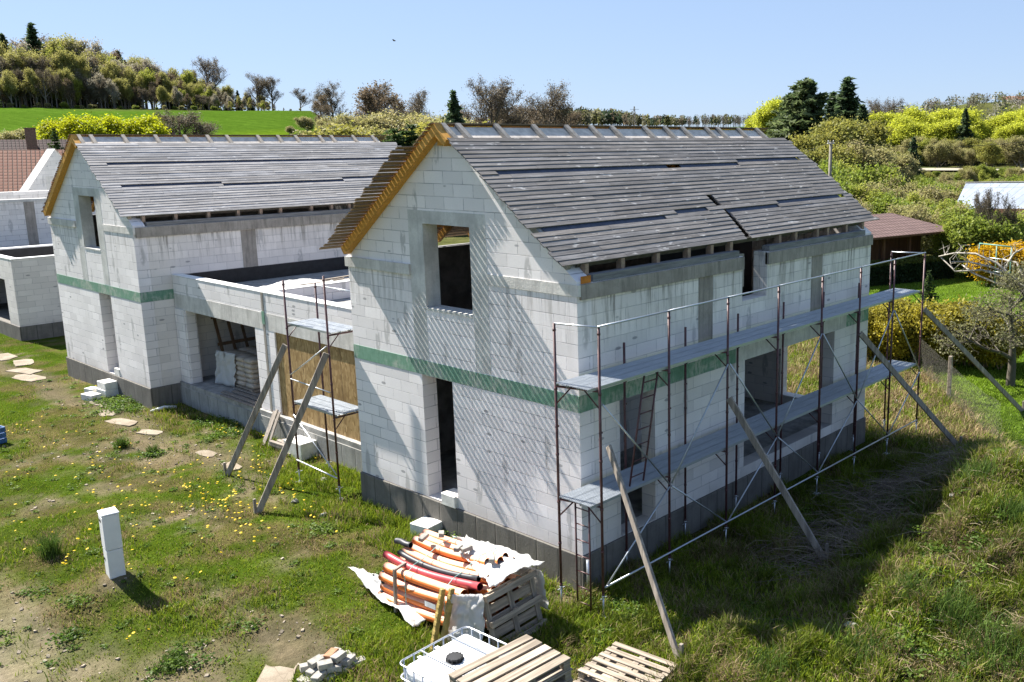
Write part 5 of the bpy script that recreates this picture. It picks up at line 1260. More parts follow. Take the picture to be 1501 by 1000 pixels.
# yellow hedge and bare garden trees in front of the field
for i, px in enumerate(range(68, 222, 11)): put('bush', 'forsythia', 'bright yellow green bush in the flowering row before the field', px+rr.uniform(-3, 3), 183+rr.uniform(-3, 3)+(6 if px < 85 else 0), 108+rr.uniform(-3, 3), 'bush', 'flowering row before the field', i, 1.15)
put('bush', 'youngspruce', 'small dark bush at the left end of the yellow row', 78, 190, 100, 'bush')
for px, t, k in ((228, 172, 1), (258, 165, 0), (287, 172, 2)): put('tree', 'bare', 'thin bare orchard tree before the green field', px, t, 110, 'tree', 'bare orchard trees before the field', k, 1.6)
for px in (20, 35, 48, 62, 88): put('bush', 'brownshrub', 'pale dry bush behind the red tiled roofs', px, 196, 112, 'bush', 'dry bushes behind the tiled roofs', px, 1.6)
# far wooded belt on the horizon behind the near roof, and scrub on the far hill: masses, one object each
def far_mass(name, items, seed):
    """items: (point on the ground, height, width, colour, leaves, bare)"""
    r = np.random.default_rng(seed); Cs, Sz, Cl, segs = [], [], [], []
    for (x, y, z, H, wd, col, n, bare) in items:
        p = r.normal(size=(n, 3)); p /= np.linalg.norm(p, axis=1)[:, None]; p *= (r.random(n)**.4)[:, None]; p *= np.array((wd, wd, H*(.36 if bare is not None else .5)))
        p[:, 2] += H*(.58 if bare is not None else .42); p[:, :2] *= (1-.45*np.clip(p[:, 2:3]/H-.55, 0, 1)); Cs.append(p+np.array((x, y, z))); Sz.append(np.full(n, H*(.045 if bare else .10))); Cl.append(np.tile(col, (n, 1))*r.uniform(.75, 1.25))
        top = np.array((x, y, z+H*.8)); segs.append((np.array((x, y, z-.3)), top, H*.018, H*.006))
        for k in range(5 if bare else 2):
            q = np.array((x, y, z+H*r.uniform(.25, .55))); a = r.uniform(0, 6.28); segs.append((q, q+np.array((math.cos(a)*wd*.8, math.sin(a)*wd*.8, H*r.uniform(.25, .45))), H*.012, H*.005))
    V, F, c = leaf_cloud(np.concatenate(Cs), np.concatenate(Sz), np.concatenate(Cl), seed); V2, F2 = tubes_np(segs, 3)
    me = np_mesh(name, np.concatenate([V, V2]), np.concatenate([F, F2+len(V)]), np.concatenate([c, np.tile((.13, .115, .10), (len(F2), 1))])); tag(link(name, me, M['leaf']), kind='stuff')
rr = random.Random(5); items = []
def at_far(px, r): p = far(px, 200, r); return p.x, p.y, gz1(p.x, p.y)
pal = [(.15, .155, .06), (.19, .19, .07), (.16, .13, .09), (.055, .085, .045), (.13, .13, .06), (.24, .23, .15)]
for i in range(420):
    px = 790+380*i/420+rr.uniform(-3, 3); r = 500+rr.uniform(0, 90); x, y, z = at_far(px, r); t = float(np.interp(px, [790, 850, 900, 950, 1000, 1050, 1100, 1180], [160, 155, 159, 167, 169, 167, 166, 167]))+rr.uniform(-2, 9)
    H = max(4, far(px, t, r).z-z); bare = px > 1000 and rr.random() < .7; items.append((x, y, z, H, H*rr.uniform(.16, .28), (.17, .15, .13) if bare else rr.choice(pal), 46 if bare else 70, bare))
far_mass('far_wood', items, 6)
items = []
for i in range(620):
    px = rr.uniform(1240, 1600); r = rr.uniform(420, 800); x, y, z = at_far(px, r); a_, r_ = azr(np.array([x]), np.array([y]))
    if 17.5 < a_[0] < 25.5 and r > 620 and rr.random() < .85: continue
    H = rr.uniform(2.5, 8); items.append((x, y, z, H, H*rr.uniform(.3, .55), rr.choice(pal+[(.20, .21, .07), (.42, .39, .33)]), 46, None))
far_mass('hill_scrub', items, 8)
# right of the near roof
put('tree', 'willow', 'yellow green leafing tree between the near roof and the tall pine', 1132, 160, 205, wide=1.1)
put('tree', 'willow', 'lower yellow green tree at the end of the near roof', 1112, 172, 210, var=1)
put('tree', 'willow', 'yellow green tree partly hidden behind the tall pine', 1150, 156, 200, var=1)
put('pine_tree', 'pine', 'tall dense dark pine right of the near roof', 1182, 119, 150, wide=1.4)
put('pine_tree', 'pine', 'second, slightly lower pine pressed against the tall one', 1166, 138, 156, wide=1.35, rz=2)
put('spruce', 'spruce', 'tall spruce right of the pine', 1243, 116, 155, wide=1.45)
put('spruce', 'spruce', 'lower spruce on the right flank of the tall spruce', 1264, 156, 150, var=1, wide=1.3)
put('spruce', 'spruce', 'narrow spruce between the pine and the tall spruce', 1222, 138, 160, var=1, wide=1.4)
put('tree', 'bare', 'bare tree right of the tall spruce', 1300, 147, 235, wide=1.15)
put('tree', 'bare', 'second bare tree right of the tall spruce', 1290, 158, 230, var=1)
put('tree', 'brown', 'brown tree between the bare tree and the willow dome', 1325, 163, 250, wide=1.3)
for i, (px, t, r) in enumerate([(1305, 178, 205), (1325, 172, 208), (1350, 168, 210), (1378, 168, 212), (1400, 172, 210), (1420, 184, 206), (1340, 180, 200), (1375, 182, 200), (1450, 180, 212), (1475, 172, 214), (1500, 168, 212), (1525, 168, 212), (1325, 190, 200), (1362, 186, 200), (1395, 190, 200), (1480, 186, 202)]): put('tree', 'willow', 'bright yellow green willow in the row behind the garden', px, t, r, 'tree', 'row of yellow green willows', i, 1.45)
put('spruce', 'spruce', 'small dark conifer in front of the willows on the right', 1416, 161, 196, var=1)
for i in range(34): px = 1262+i*8.0; put('bush', ('brownshrub', 'ochre', 'brownshrub', 'greenish')[i % 4], 'brownish or olive bush in the thicket below the willows', px+rr.uniform(-3, 3), 212+rr.uniform(-8, 14), 190+rr.uniform(-8, 8), 'bush', 'brown thicket below the willows', i, 1.25)
for i, (px, t, r, kd) in enumerate([(1190, 205, 120, 'ochre'), (1215, 188, 125, 'ochre'), (1240, 184, 128, 'ochre'), (1262, 186, 130, 'ochre'), (1285, 212, 135, 'ochre'), (1205, 228, 110, 'ochre'), (1230, 220, 112, 'ochre'), (1258, 218, 115, 'brownshrub'), (1282, 228, 120, 'brownshrub'), (1300, 230, 125, 'brownshrub'), (1180, 215, 118, 'greenish'), (1318, 236, 130, 'brownshrub')]): put('bush', kd, 'ochre leafing shrub tree behind the concrete pole', px, t, r, 'bush', 'ochre shrubs behind the pole', i, 1.15)
for i, (px, t, r) in enumerate([(1232, 255, 88), (1250, 250, 92), (1268, 258, 88), (1285, 262, 86), (1300, 262, 90), (1318, 272, 86), (1252, 275, 78), (1275, 284, 76), (1298, 286, 76), (1320, 290, 74), (1345, 296, 74), (1366, 288, 80), (1385, 284, 84), (1240, 290, 72), (1262, 298, 70), (1375, 305, 70), (1393, 306, 68), (1412, 312, 66), (1432, 312, 66), (1330, 305, 70), (1352, 312, 68), (1320, 258, 140), (1360, 270, 120), (1395, 268, 125), (1430, 262, 150), (1470, 262, 150), (1300, 250, 150), (1378, 276, 100), (1345, 278, 100), (1405, 276, 110), (1425, 272, 115), (1445, 268, 118), (1465, 268, 118), (1485, 264, 118), (1500, 262, 118), (1310, 268, 118), (1335, 262, 125), (1355, 264, 130), (1385, 262, 130), (1412, 262, 135), (1440, 256, 140), (1290, 256, 110), (1450, 318, 64), (1470, 318, 66), (1490, 312, 68), (1430, 330, 60), (1400, 330, 60)]): kd = ('shrub', 'shrub', 'brownshrub', 'shrub', 'ochre', 'greenish', 'shrub', 'budding')[(i*5+i//3) % 8]; put('bush', kd, {'brownshrub': 'bare brownish bush', 'ochre': 'ochre leafing bush', 'budding': 'olive budding tree'}.get(kd, 'fresh green bush')+' in the belt between summer house and thicket', px+rr.uniform(-4, 4), t+rr.uniform(-8, 5), r, 'bush', 'bushes behind the summer house', i, rr.uniform(.85, 1.35))
for i, (px, t, r) in enumerate([(1440, 284, 62), (1456, 280, 60), (1476, 290, 60)]): put('bush', 'bare', 'bare twiggy shrub in front of the pale sheet roof', px, t, r, 'bush', 'bare shrubs before the sheet roof', i, .45)
for i in range(26): px = 1292+i*9; put('bush', ('greenish', 'ochre', 'brownshrub', 'shrub')[(i*3) % 4], 'low mixed bush in the line before the pale lane', px+rr.uniform(-4, 4), 250+rr.uniform(-7, 9), 150+rr.uniform(-10, 14), 'bush', 'mixed bushes before the pale lane', i, 1.2)
put('spruce', 'spruce', 'slender spruce in the valley left of the sheet roof', 1340, 202, 138, wide=1.0)
put('tree', 'bare', 'bare tree on the crest of the far hill', 1446, 145, 690, wide=1.2); put('tree', 'bare', 'bare tree on the crest of the far hill near the farm roof', 1498, 146, 690, var=1, wide=1.2)
# garden: clipped hedge, yellow bush row, fruit tree, little spruce
for i in range(24):
    t = i/23; p = onz(1262+t*200, 528+t*14, -.7); p = p + Vector((rr.uniform(-.4, .9), rr.uniform(-.4, .4), 0)); tr, cr, top = TM['gardenhedge'][i % 2]; s = rr.uniform(1.75, 2.15)*(1 if t < .75 else .85)/top
    o = thing('bush', 'yellowish budding bush in the rough hedge along the garden fence', 'bush', (p.x, p.y, gz1(p.x, p.y)-.05), rr.uniform(0, 6), 'rough hedge along the garden fence'); o.scale = (s, s, s); link('trunk', tr, None, o); link('crown', cr, None, o)
put('spruce', 'youngspruce', 'little green spruce on the lawn behind the scaffold end', 1362, 398, 44.5, 'tree', zbase=-.7)
for i, px in enumerate((1460, 1472, 1484, 1496, 1508)): put('bush', 'golden', 'round golden flowering bush at the back of the garden', px, 366+2*(i % 2), 57, 'bush', 'golden bushes at the back of the garden', i, 1.3)
def hedge():
    a, b = onz(1235, 425, -.7), onz(1398, 408, -.7); r = np.random.default_rng(3); d = (b-a); L = d.length; d.normalize(); nrm = Vector((-d.y, d.x, 0)); n = 26000
    u = r.uniform(0, L, n); k = r.integers(0, 3, n); v = np.where(k == 0, r.normal(size=n)*.03, np.where(k == 1, 1.1+r.normal(size=n)*.03, r.uniform(0, 1.1, n))); z = np.where(k == 2, 1.25+r.normal(size=n)*.05, r.uniform(0, 1.25, n))
    C = np.stack([a.x+d.x*u+nrm.x*v, a.y+d.y*u+nrm.y*v, -.72+z], -1); c = np.where((z > 1.17)[:, None], np.array((.13, .15, .03)), np.array((.035, .06, .02)))  # sunlight on the hedge top is put into the leaf colour
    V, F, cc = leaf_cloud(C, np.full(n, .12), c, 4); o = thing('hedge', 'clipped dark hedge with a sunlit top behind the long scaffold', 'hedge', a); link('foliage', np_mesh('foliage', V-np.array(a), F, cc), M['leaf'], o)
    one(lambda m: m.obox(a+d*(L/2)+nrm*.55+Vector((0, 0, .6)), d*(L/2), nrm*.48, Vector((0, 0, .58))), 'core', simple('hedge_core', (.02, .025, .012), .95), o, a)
hedge()
def fruit_tree():
    base = onz(1481, 566, -.7); base.z = gz1(base.x, base.y); thick, thin, tips = grow(302, 4.3, trunk=.3, spread=.95, kids=(7, 6, 5, 4), upright=.12, lenf=.62, r0=.17)
    o = thing('fruit_tree', 'old gnarled fruit tree with fresh buds on the lawn at the right edge', 'tree', base-Vector((0, 0, .1)), 1.2)
    V, F = tubes_np(thick, 7); me = np_mesh('trunk', V, F, np.tile((.085, .075, .06), (len(F), 1)), True); link('trunk', me, M['tint'], o)
    V, F = tubes_np(thin, 3); r = np.random.default_rng(3); C = np.repeat(tips, 3, 0)+r.normal(size=(len(tips)*3, 3))*.10; v, f, c = leaf_cloud(C, np.full(len(C), .055), mixc(np.array((.20, .21, .08)), np.array((.27, .26, .14)), r.random(len(C))), 5)
    link('crown', np_mesh('crown', np.concatenate([V, v]), np.concatenate([F, f+len(V)]), np.concatenate([np.tile((.17, .15, .12), (len(F), 1)), c])), M['leaf'], o)
    q = onz(1512, 545, -.7); q.z = gz1(q.x, q.y); t2 = thing('fruit_tree', 'pale pollarded tree whose long bare limbs reach in from the right edge', 'tree', q); m = MB(); m2 = MB(); rr = random.Random(6)
    m.path([q, q+Vector((.05, .1, 1.2)), q+Vector((.0, .2, 2.3))], [.16, .14, .12], 8); m2.col = (1, 1, 1)
    dist = math.hypot(q.x-CP.x, q.y-CP.y)
    for (pts) in ([(1500, 430), (1470, 405), (1440, 396), (1400, 398), (1378, 376)], [(1500, 420), (1460, 385), (1430, 372), (1400, 371), (1376, 376)], [(1500, 410), (1470, 398), (1486, 372), (1500, 364)], [(1505, 415), (1455, 392), (1420, 384), (1395, 384)], [(1500, 405), (1490, 385), (1470, 380)], [(1505, 425), (1460, 415), (1425, 400), (1410, 388)]):
        P = [far(a, b, dist+.25*i-(len(pts)-1)*.1) for i, (a, b) in enumerate(pts)]
        P = [q+Vector((0, .2, 2.2))] + P; n = len(P); m2.path(P, [.05*(1-i/n)+.013 for i in range(n)], 6)
        for i in range(1, n-1):
            for k in range(3): a = P[i].lerp(P[i+1], rr.random()); m2.path([a, a+Vector((rr.uniform(-.2, .2), rr.uniform(-.2, .2), rr.uniform(.1, .4))), a+Vector((rr.uniform(-.35, .35), rr.uniform(-.35, .35), rr.uniform(.15, .6)))], [.014, .009, .005], 4)
    bk = simple('pale_bark', (.34, .31, .26), .9, 0, .35, 12); m.build('trunk', bk, t2, q); m2.build('limbs', bk, t2, q)
fruit_tree()
# ------------------------------------------------------------ neighbours and small far things
def quad_uv(name, mat, parent, quads, thick=.06):
    """roof slopes: each quad (eave a, eave b, ridge c, ridge d) becomes a slab whose tiles follow the slope in metres"""
    vs, fs, uv = [], [], []; o = Vector(parent.location) if parent else Vector()
    for a, b, c, d in quads:
        a, b, c, d = (Vector(q) for q in (a, b, c, d)); n = (b-a).cross(d-a).normalized(); e = (b-a).normalized(); f = n.cross(e); k = len(vs)
        if n.z < 0: n = -n
        for h in (0, -thick):
            for q in (a, b, c, d): vs.append(tuple(q+n*h-o)); uv.append(((q-a).dot(e), abs((q-a).dot(f))))
        fs += [(k, k+1, k+2, k+3), (k+7, k+6, k+5, k+4)] + [(k+i, k+4+i, k+4+(i+1) % 4, k+(i+1) % 4) for i in range(4)]
    me = bpy.data.meshes.new(name); me.from_pydata(vs, [], fs); l = me.uv_layers.new(name='UVMap')
    for p in me.polygons:
        for li in p.loop_indices: l.data[li].uv = uv[me.loops[li].vertex_index]
    me.update(); return link(name, me, mat, parent)
def box_house(label, c, rz, L, D, ze, zr, tile, wallmat, zb=-1.0, over=.5, hip=0, chim=(), name='village_house'):
    o = thing(name, label, 'house', c, rz); h = ze-zb
    def loc(x, y, z): return Vector((x, y, z))
    one(lambda m: m.box(-L/2, L/2, -D/2, D/2, zb-c[2], ze-c[2]), 'wall', wallmat, o)
    if not hip: one(lambda m: [m.add([(s*L/2, -D/2, ze-c[2]), (s*L/2, D/2, ze-c[2]), (s*L/2, 0, zr-c[2]-.1)], [(0, 1, 2)] if s > 0 else [(2, 1, 0)]) for s in (-1, 1)], 'gable', wallmat, o)
    k = (zr-ze)/(D/2); e = ze-k*over-c[2]; z = zr-c[2]; X = L/2+over*.7; Y = D/2+over; rx = X-hip
    q = [((-X, -Y, e), (X, -Y, e), (rx, 0, z), (-rx, 0, z)), ((X, Y, e), (-X, Y, e), (-rx, 0, z), (rx, 0, z))]
    loc0 = o.location.copy(); o.location = (0, 0, 0); r = quad_uv('roof', tile, o, q)
    if hip: quad_uv('roof', tile, o, [((X, -Y, e), (X, Y, e), (rx, .01, z), (rx, -.01, z)), ((-X, Y, e), (-X, -Y, e), (-rx, -.01, z), (-rx, .01, z))])
    o.location = loc0
    for (x, y, w, zt) in chim: one(lambda m: (m.box(x-w, x+w, y-w*.8, y+w*.8, zr-1.6-c[2], zt-c[2]), m.box(x-w-.06, x+w+.06, y-w*.8-.06, y+w*.8+.06, zt-c[2]+.001, zt-c[2]+.09)), 'chimney', M['brick_dark'], r)
    return o
M['render_wall'] = simple('plastered_wall', (.50, .46, .40), .9, 0, .15, 2)
M['brownplank'] = simple('brown_plank_wall', (.085, .042, .022), .8, 0, .35, 8, .2, stretch=(1, 1, .1))
def facing(px, py, r): p = far(px, py, r); return p, math.degrees(math.atan2(p.y-CP.y, p.x-CP.x))
# next pair of shells at the left edge
g3 = thing('garage_shell', 'roofless white block garage shell cut by the left picture edge', 'garage', (1.0, 34.4, 0)); O3 = (1.0, 34.4, 0)
def g3p(n, mt, fn): return one(fn, n, mt, g3, O3)
g3p('front_wall', M['block_grey'], lambda m: wall(m, 0, 1.0, 1.3, 34.4, 44, -.05, [(34.4, 2.84), (44, 2.84)], [(35.6, 40, -.05, 1.9)]))
g3p('side_wall', M['block_grey'], lambda m: m.box(1.3, 10, 34.4, 34.7, -.05, 2.84)); g3p('parapet_lining', M['black'], lambda m: m.box(1.31, 10, 37.6, 37.9, 2.0, 3.0).box(1.305, 1.33, 34.75, 43.9, 2.2, 2.78))
g3p('parapet_coping', M['white_render'], lambda m: m.box(.99, 1.31, 34.39, 44, 2.84, 2.88).box(1.31, 10, 34.39, 34.72, 2.84, 2.88).box(1.34, 10, 37.58, 37.95, 3.0, 3.06)); g3p('roof_slab', M['slab'], lambda m: m.box(1.3, 10, 34.7, 44, 1.9, 2.05))
g3p('plinth', M['plinth'], lambda m: m.box(.96, 10, 34.36, 44, -1.2, -.05))
h3 = thing('house_shell', 'roofless white shell wall beyond the left house, above the cut off garage', 'house', (1.2, 42.2, 0), group='unfinished block houses')
one(lambda m: m.box(1.2, 14, 42.2, 42.56, -.5, 4.86), 'long_wall', M['block_far'], h3, (1.2, 42.2, 0)); one(lambda m: m.box(1.15, 14, 42.17, 42.6, 4.865, 5.0), 'ring_beam', M['concrete'], h3, (1.2, 42.2, 0))
one(lambda m: m.box(4.0, 4.45, 42.18, 42.3, 2.5, 4.86), 'concrete_column', M['beam'], h3, (1.2, 42.2, 0)); one(lambda m: m.box(1.2, 14, 46.6, 47, -.5, 5.2), 'long_wall', M['block_far'], h3, (1.2, 42.2, 0))
g4 = thing('gable_shell', 'free standing white gable without a roof beyond the left house', 'house', (8.0, 50.0, 0), R(43)-math.pi/2)
one(lambda m: wall(m, 0, -.18, .18, -3.9, 3.9, -.6, [(-3.9, 4.6), (0, 7.42), (3.9, 4.6)], [(-.75, .75, 3.6, 5.6)]), 'gable_wall', M['block_far'], g4)
one(lambda m: (m.box(-.19, -.17, -1.2, -.75, 3.2, 5.9), m.box(-.19, -.17, .75, 1.2, 3.2, 5.9), m.box(-.191, -.17, -.75, .75, 5.6, 5.9), m.box(.17, .19, -1.2, -.75, 3.2, 5.9), m.box(.17, .19, .75, 1.2, 3.2, 5.9), m.box(.17, .191, -.75, .75, 5.6, 5.9)), 'window_surround', M['beam_front'], g4)
one(lambda m: [m.add([(-.22, 0, 7.44), (.22, 0, 7.44), (.22, s*3.95, 4.58), (-.22, s*3.95, 4.58)], [(0, 1, 2, 3) if s < 0 else (3, 2, 1, 0)]) for s in (-1, 1)], 'coping', M['concrete'], g4)
p, a = facing(-20, 250, 88); box_house('old house with bright red tiled roof at the left edge', (p.x, p.y, 0), R(a-90-6), 13, 8, 4.0, 7.35, M['tile_red'], M['render_wall'])
p, a = facing(30, 225, 103); box_house('old house with dark tiled roof and brick chimney behind the red roof', (p.x, p.y, 0), R(a-90), 16, 9, 4.6, 8.25, M['tile_dark'], M['render_wall'], chim=((.95, -1.0, .42, 9.2),))
p, a = facing(164, 205, 120); box_house('long dark tiled roof with two chimneys just above the left ridge', (p.x, p.y, 0), R(a-90), 12.0, 9, 6.2, 9.2, M['tile_dark'], M['render_wall'], chim=((-1.9, 0, .42, 9.9), (1.6, 0, .3, 9.95)))
# summer house in the neighbouring garden
E1, E2 = onz(1287, 347, 2.15), onz(1405, 336, 2.15); e = (E2-E1); e.z = 0; Ls = e.length+3.6; e.normalize(); nn = Vector((-e.y, e.x, 0)); cs = E2 - e*(Ls/2) + nn*2.7
sh = thing('summer_house', 'brown timber summer house with brown sheet tile hip roof behind the scaffold end', 'summer house', (cs.x, cs.y, -.7), math.atan2(e.y, e.x))
X, Y, ze, zr = Ls/2, 2.7, 2.80, 3.85
sh.location = (0, 0, 0); rf = quad_uv('roof', M['tile_brown'], sh, [((-X, -Y, ze), (X, -Y, ze), (X-3.1, 0, zr), (-X+2, 0, zr)), ((X, Y, ze), (-X, Y, ze), (-X+2, 0, zr), (X-3.1, 0, zr)), ((X, -Y, ze), (X, Y, ze), (X-3.1, .01, zr), (X-3.1, -.01, zr))]); sh.location = (cs.x, cs.y, -.7)
for x in (-X+.7, -.7, 1.6, X-.7): one(lambda m: m.box(x-.08, x+.08, -Y+.5, -Y+.66, 0, ze-.02), 'post', M['brownplank'], sh)
one(lambda m: m.box(.6, X-.9, -.6, 2.2, 0, ze-.03), 'wall', M['brownplank'], sh); one(lambda m: m.box(-X+.5, .55, 1.9, 2.1, 0, 1.0), 'parapet', M['brownplank'], sh); one(lambda m: m.bbox(-X, X, -Y-.05, -Y+.02, ze-.12, ze+.0, .01), 'gutter', M['brownplank'], sh)
# shed with pale sheet roof
p0 = far(1398, 306, 76); p1 = far(1520, 306, 70); p2 = far(1520, 267, 74.5); p3 = far(1416, 268, 80)
bs = thing('barn', 'shed with steep pale corrugated sheet roof at the right edge', 'barn', (p0.x, p0.y, -.7)); quad_uv('roof', M['sheet'], bs, [(p0, p1, p2, p3)], .05)
n_ = (p3-p0); n_.z = 0; q0, q1 = p0+n_*2, p1+n_*2; quad_uv('roof', M['sheet'], bs, [(q1, q0, p3, p2)], .05)
one(lambda m: m.add([(p0.x, p0.y, -.8), (p1.x, p1.y, -.8), (q1.x, q1.y, -.8), (q0.x, q0.y, -.8), tuple(p0), tuple(p1), tuple(q1), tuple(q0), tuple(p3-Vector((0, 0, .1))), tuple(p2-Vector((0, 0, .1)))], [(0, 1, 5, 4), (2, 3, 7, 6), (3, 0, 4, 8, 7), (1, 2, 6, 9, 5)]), 'wall', M['brownplank'], bs, (p0.x, p0.y, -.7))
one(lambda m: m.bar(p3+Vector((0, 0, .04)), p2+Vector((0, 0, .04)), .25, .06), 'ridge_cap', M['plate'], bs, (p0.x, p0.y, -.7))
# concrete pole with wires
M['poleconc'] = simple('old_pole_concrete', (.17, .155, .13), .9, 0, .2, 6)
pt = far(1218, 208, 62); po = thing('utility_pole', 'grey concrete pole rising behind the end of the near roof', 'pole', (pt.x, pt.y, -.8))
one(lambda m: m.path([(pt.x, pt.y, -.8), (pt.x, pt.y, pt.z)], [.15, .10], 10), 'pole', M['poleconc'], po, (pt.x, pt.y, -.8)); one(lambda m: (m.bar(pt+Vector((-.25, .1, -.1)), pt+Vector((.25, -.1, -.1)), .07, .07), m.tube(pt+Vector((-.2, .08, -.08)), pt+Vector((-.2, .08, .1)), .035), m.tube(pt+Vector((.2, -.08, -.08)), pt+Vector((.2, -.08, .1)), .035)), 'bracket', M['concrete'], po, (pt.x, pt.y, -.8))
def wire(a, b, sag, label, r=.012): tag(one(lambda m: m.path([a.lerp(b, t/12)-Vector((0, 0, sag*4*(t/12)*(1-t/12))) for t in range(13)], r, 4), 'overhead_wire', M['black']), label, 'wire')
wire(pt+Vector((0, 0, .05)), far(1640, 182, 75), .9, 'thin overhead wire running from the concrete pole to the right')
wire(pt+Vector((0, 0, 0)), far(1060, 250, 80), .4, 'thin overhead wire from the concrete pole down behind the near roof')
# pale lane beyond the garden, far farm roofs, pylon, bird
def lane():
    m = MB(); L = [far(px, 266.5, 178) for px in (1290, 1330, 1370, 1420, 1480, 1560)]; L = [Vector((p.x, p.y, gz1(p.x, p.y)+.35)) for p in L]
    for a, b in zip(L, L[1:]):
        d = Vector((a.x-CP.x, a.y-CP.y, 0)).normalized()*4; m.add([a-d-Vector((0, 0, .2)), b-d-Vector((0, 0, .2)), b+d, a+d], [(0, 1, 2, 3)])
    tag(m.build('lane', simple('pale_lane', (.27, .245, .19), .95)), kind='structure')
lane()
for lb, px, py, r, L, hh, mt in (('white farm building far off on the hill', 1377, 164, 620, 11, 3.2, M['white_render']), ('red roofed farm on the crest of the far hill', 1487, 152, 690, 16, 4, M['tile_dark'])):
    p, a = facing(px, py, r); z = gz1(p.x, p.y); box_house(lb, (p.x, p.y, z), R(a-90), L, 7, z+hh*.55, z+hh*.55+2.2, M['sheet'] if 'white' in lb else M['tile_red'], M['render_wall'] if 'red' in lb else M['white_render'], zb=z-2)
pl = far(930, 186, 480); ptop = far(930, 156, 480); py_ = thing('pylon', 'thin lattice pylon on the horizon above the near roof', 'pylon', (pl.x, pl.y, gz1(pl.x, pl.y)))
def pyl(m):
    b = Vector((pl.x, pl.y, gz1(pl.x, pl.y))); t = Vector((pl.x, pl.y, ptop.z)); w = 1.0
    for sx, sy in ((1, 1), (1, -1), (-1, 1), (-1, -1)): m.bar(b+Vector((sx*w, sy*w, 0)), t+Vector((sx*.12, sy*.12, 0)), .14, .14)
    for k in range(9):
        z0 = b.lerp(t, k/9); z1 = b.lerp(t, (k+1)/9); w0 = w*(1-k/9)+.1; w1 = w*(1-(k+1)/9)+.1; m.bar(z0+Vector((-w0, -w0, 0)), z1+Vector((w1, -w1, 0)), .1, .1); m.bar(z0+Vector((w0, w0, 0)), z1+Vector((-w1, w1, 0)), .1, .1)
one(pyl, 'lattice', M['greywood'], py_, (pl.x, pl.y, gz1(pl.x, pl.y)))
one(lambda m: m.bar(ptop+Vector((-1.6, 1.6, -1.5)), ptop+Vector((1.6, -1.6, -1.5)), .16, .16), 'cross_arm', M['greywood'], py_, (pl.x, pl.y, gz1(pl.x, pl.y)))
bp = far(578, 60, 70)
def bird(m):
    u, f = CR, Vector((CFW.x, CFW.y, 0)).normalized(); b = bp
    m.path([b-u*.11, b-u*.04, b+u*.06, b+u*.11], [.006, .028, .032, .008], 8)
    for s in (-1, 1): m.add([b+u*.06+f*s*.03, b-u*.06+f*s*.03, b-u*.10+f*s*.2+Vector((0, 0, .08)), b+u*.0+f*s*.23+Vector((0, 0, .09))], [(0, 1, 2, 3) if s > 0 else (3, 2, 1, 0)])
    m.add([b-u*.14+f*.02, b-u*.14-f*.02, b-u*.18-f*.04, b-u*.18+f*.04], [(0, 1, 2, 3)])
tag(one(bird, 'bird', M['black']), 'tiny dark bird gliding in the sky above the left roof', 'bird')
# garden fence: posts and chain link, play frame, rocks
FA, FB = Vector((24.5, 5.69, 0)), Vector((10.9, -4.64, 0)); fd = (FB-FA); FL = fd.length; fd.normalize()
gf = thing('garden_fence', 'wire mesh fence with wooden posts between rough grass and the garden', 'fence', (FA.x, FA.y, -.7)); FO = (FA.x, FA.y, -.7)
for k in (0, 2, 4):
    p = FA+fd*(.6+k*2.3); z = gz1(p.x, p.y); one(lambda m: m.bbox(p.x-.055, p.x+.055, p.y-.055, p.y+.055, z-.3, z+1.45, .01), 'post', M['pallet'], gf, FO)
def mesh_net(m):
    h = 1.15; s = .13; n = int(FL/s); up = Vector((0, 0, 1))
    for k in range(-int(h/s), n):
        for sg in (1, -1):
            a0, a1 = k*s, k*s+h; lo, hi = max(a0, 0), min(a1, FL)
            if hi <= lo: continue
            def pt_(u): z = gz1((FA+fd*u).x, (FA+fd*u).y)+.04+((u-a0) if sg > 0 else h-(u-a0)); q = FA+fd*u; return Vector((q.x, q.y, z))
            m.path([pt_(lo), pt_(hi)], .0022, 3, False)
one(mesh_net, 'wire_mesh', simple('rusty_wire', (.16, .15, .13), .7, .3), gf, FO)
pf = [far(1436, 357, 56), far(1483, 362, 54.5)]; o = thing('play_frame', 'green tube frame with cross bars at the back of the garden', 'play frame', (pf[0].x, pf[0].y, -.7)); M['greentube'] = simple('green_tube', (.10, .24, .19), .5); PO = (pf[0].x, pf[0].y, -.7)
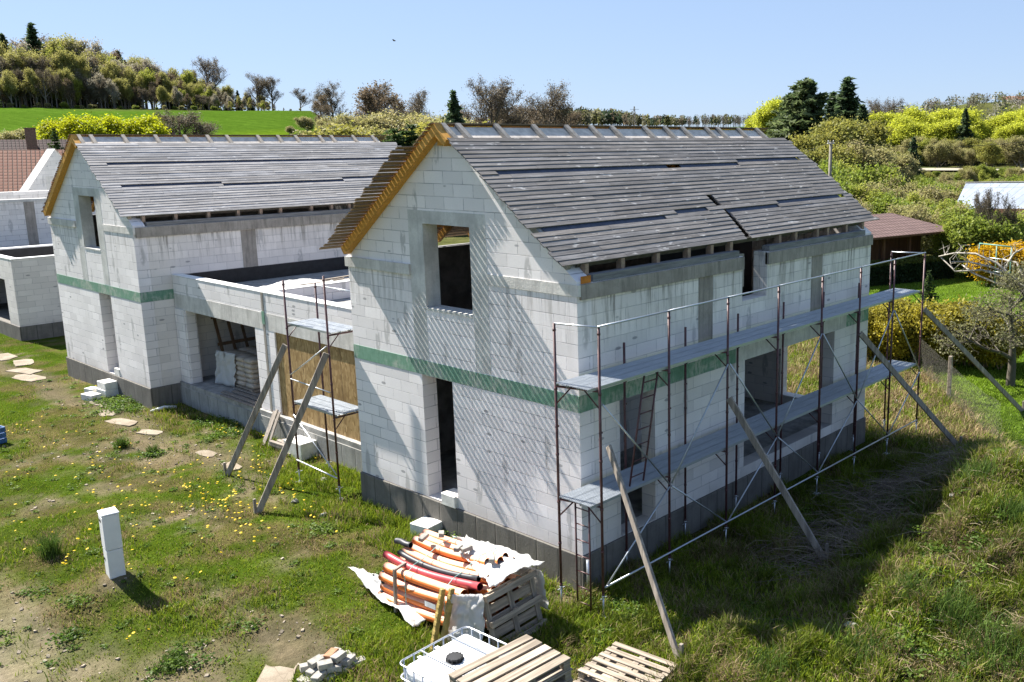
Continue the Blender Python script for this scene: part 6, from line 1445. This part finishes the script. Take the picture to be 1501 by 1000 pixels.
one(lambda m: (m.tube(pf[0], pf[1], .04, 8)), 'top_bar', M['greentube'], o, PO)
for p in (pf[0], pf[0].lerp(pf[1], .55), pf[1]): one(lambda m: m.tube(p, (p.x, p.y, -.75), .035, 8), 'upright', M['greentube'], o, PO)
for z in (.75, 1.5): one(lambda m: m.tube(pf[0]-Vector((0, 0, z)), pf[1]-Vector((0, 0, z)), .025, 6), 'cross_bar', M['galv'], o, PO)
rr = random.Random(41); M['rock'] = simple('garden_rock', (.17, .165, .155), .95, 0, .4, 5, .2, .8)
for i, (px, py, s) in enumerate([(1405, 463, .50), (1415, 466, .36), (1400, 470, .28), (1420, 458, .3)]):
    p = onz(px, py, -.6); m = MB(); bm_v = []
    for a in range(7):
        for b in range(10): th, ph = math.pi*a/6, 2*math.pi*b/10; q = s*(.75+.4*rr.random()); bm_v.append((p.x+q*math.sin(th)*math.cos(ph), p.y+q*math.sin(th)*math.sin(ph), p.z+q*.8*math.cos(th)))
    m.add(bm_v, [(a*10+b, a*10+(b+1) % 10, (a+1)*10+(b+1) % 10, (a+1)*10+b) for a in range(6) for b in range(10)][::1]); tag(m.build('rock', M['rock']), 'grey rock in the small pile on the garden lawn', 'rock', 'rocks piled on the lawn')
for i, (px, py, s) in enumerate([(1248, 920, .11), (1398, 728, .09), (1316, 590, .1), (475, 757, .10), (432, 736, .09), (475, 705, .1)]):
    p = gpt(px, py); m = MB(); vs = []
    for a in range(6):
        for b in range(9): th, ph = math.pi*a/5, 2*math.pi*b/9; q = s*(.7+.5*rr.random()); vs.append((p.x+q*math.sin(th)*math.cos(ph), p.y+q*math.sin(th)*math.sin(ph), p.z+.02+q*.7*math.cos(th)))
    m.add(vs, [(a*9+b, a*9+(b+1) % 9, (a+1)*9+(b+1) % 9, (a+1)*9+b) for a in range(5) for b in range(9)]); tag(m.build('stone', M['paver']), ('pale stone on the sunlit bank at the lower right', 'flat stone at the top of the bank', 'stone in the grass beyond the scaffold end', 'flat grey stone in the grass right of the front props', 'flat stone between the garage props', 'grey stone in the grass before the garage scaffold')[i], 'stone')
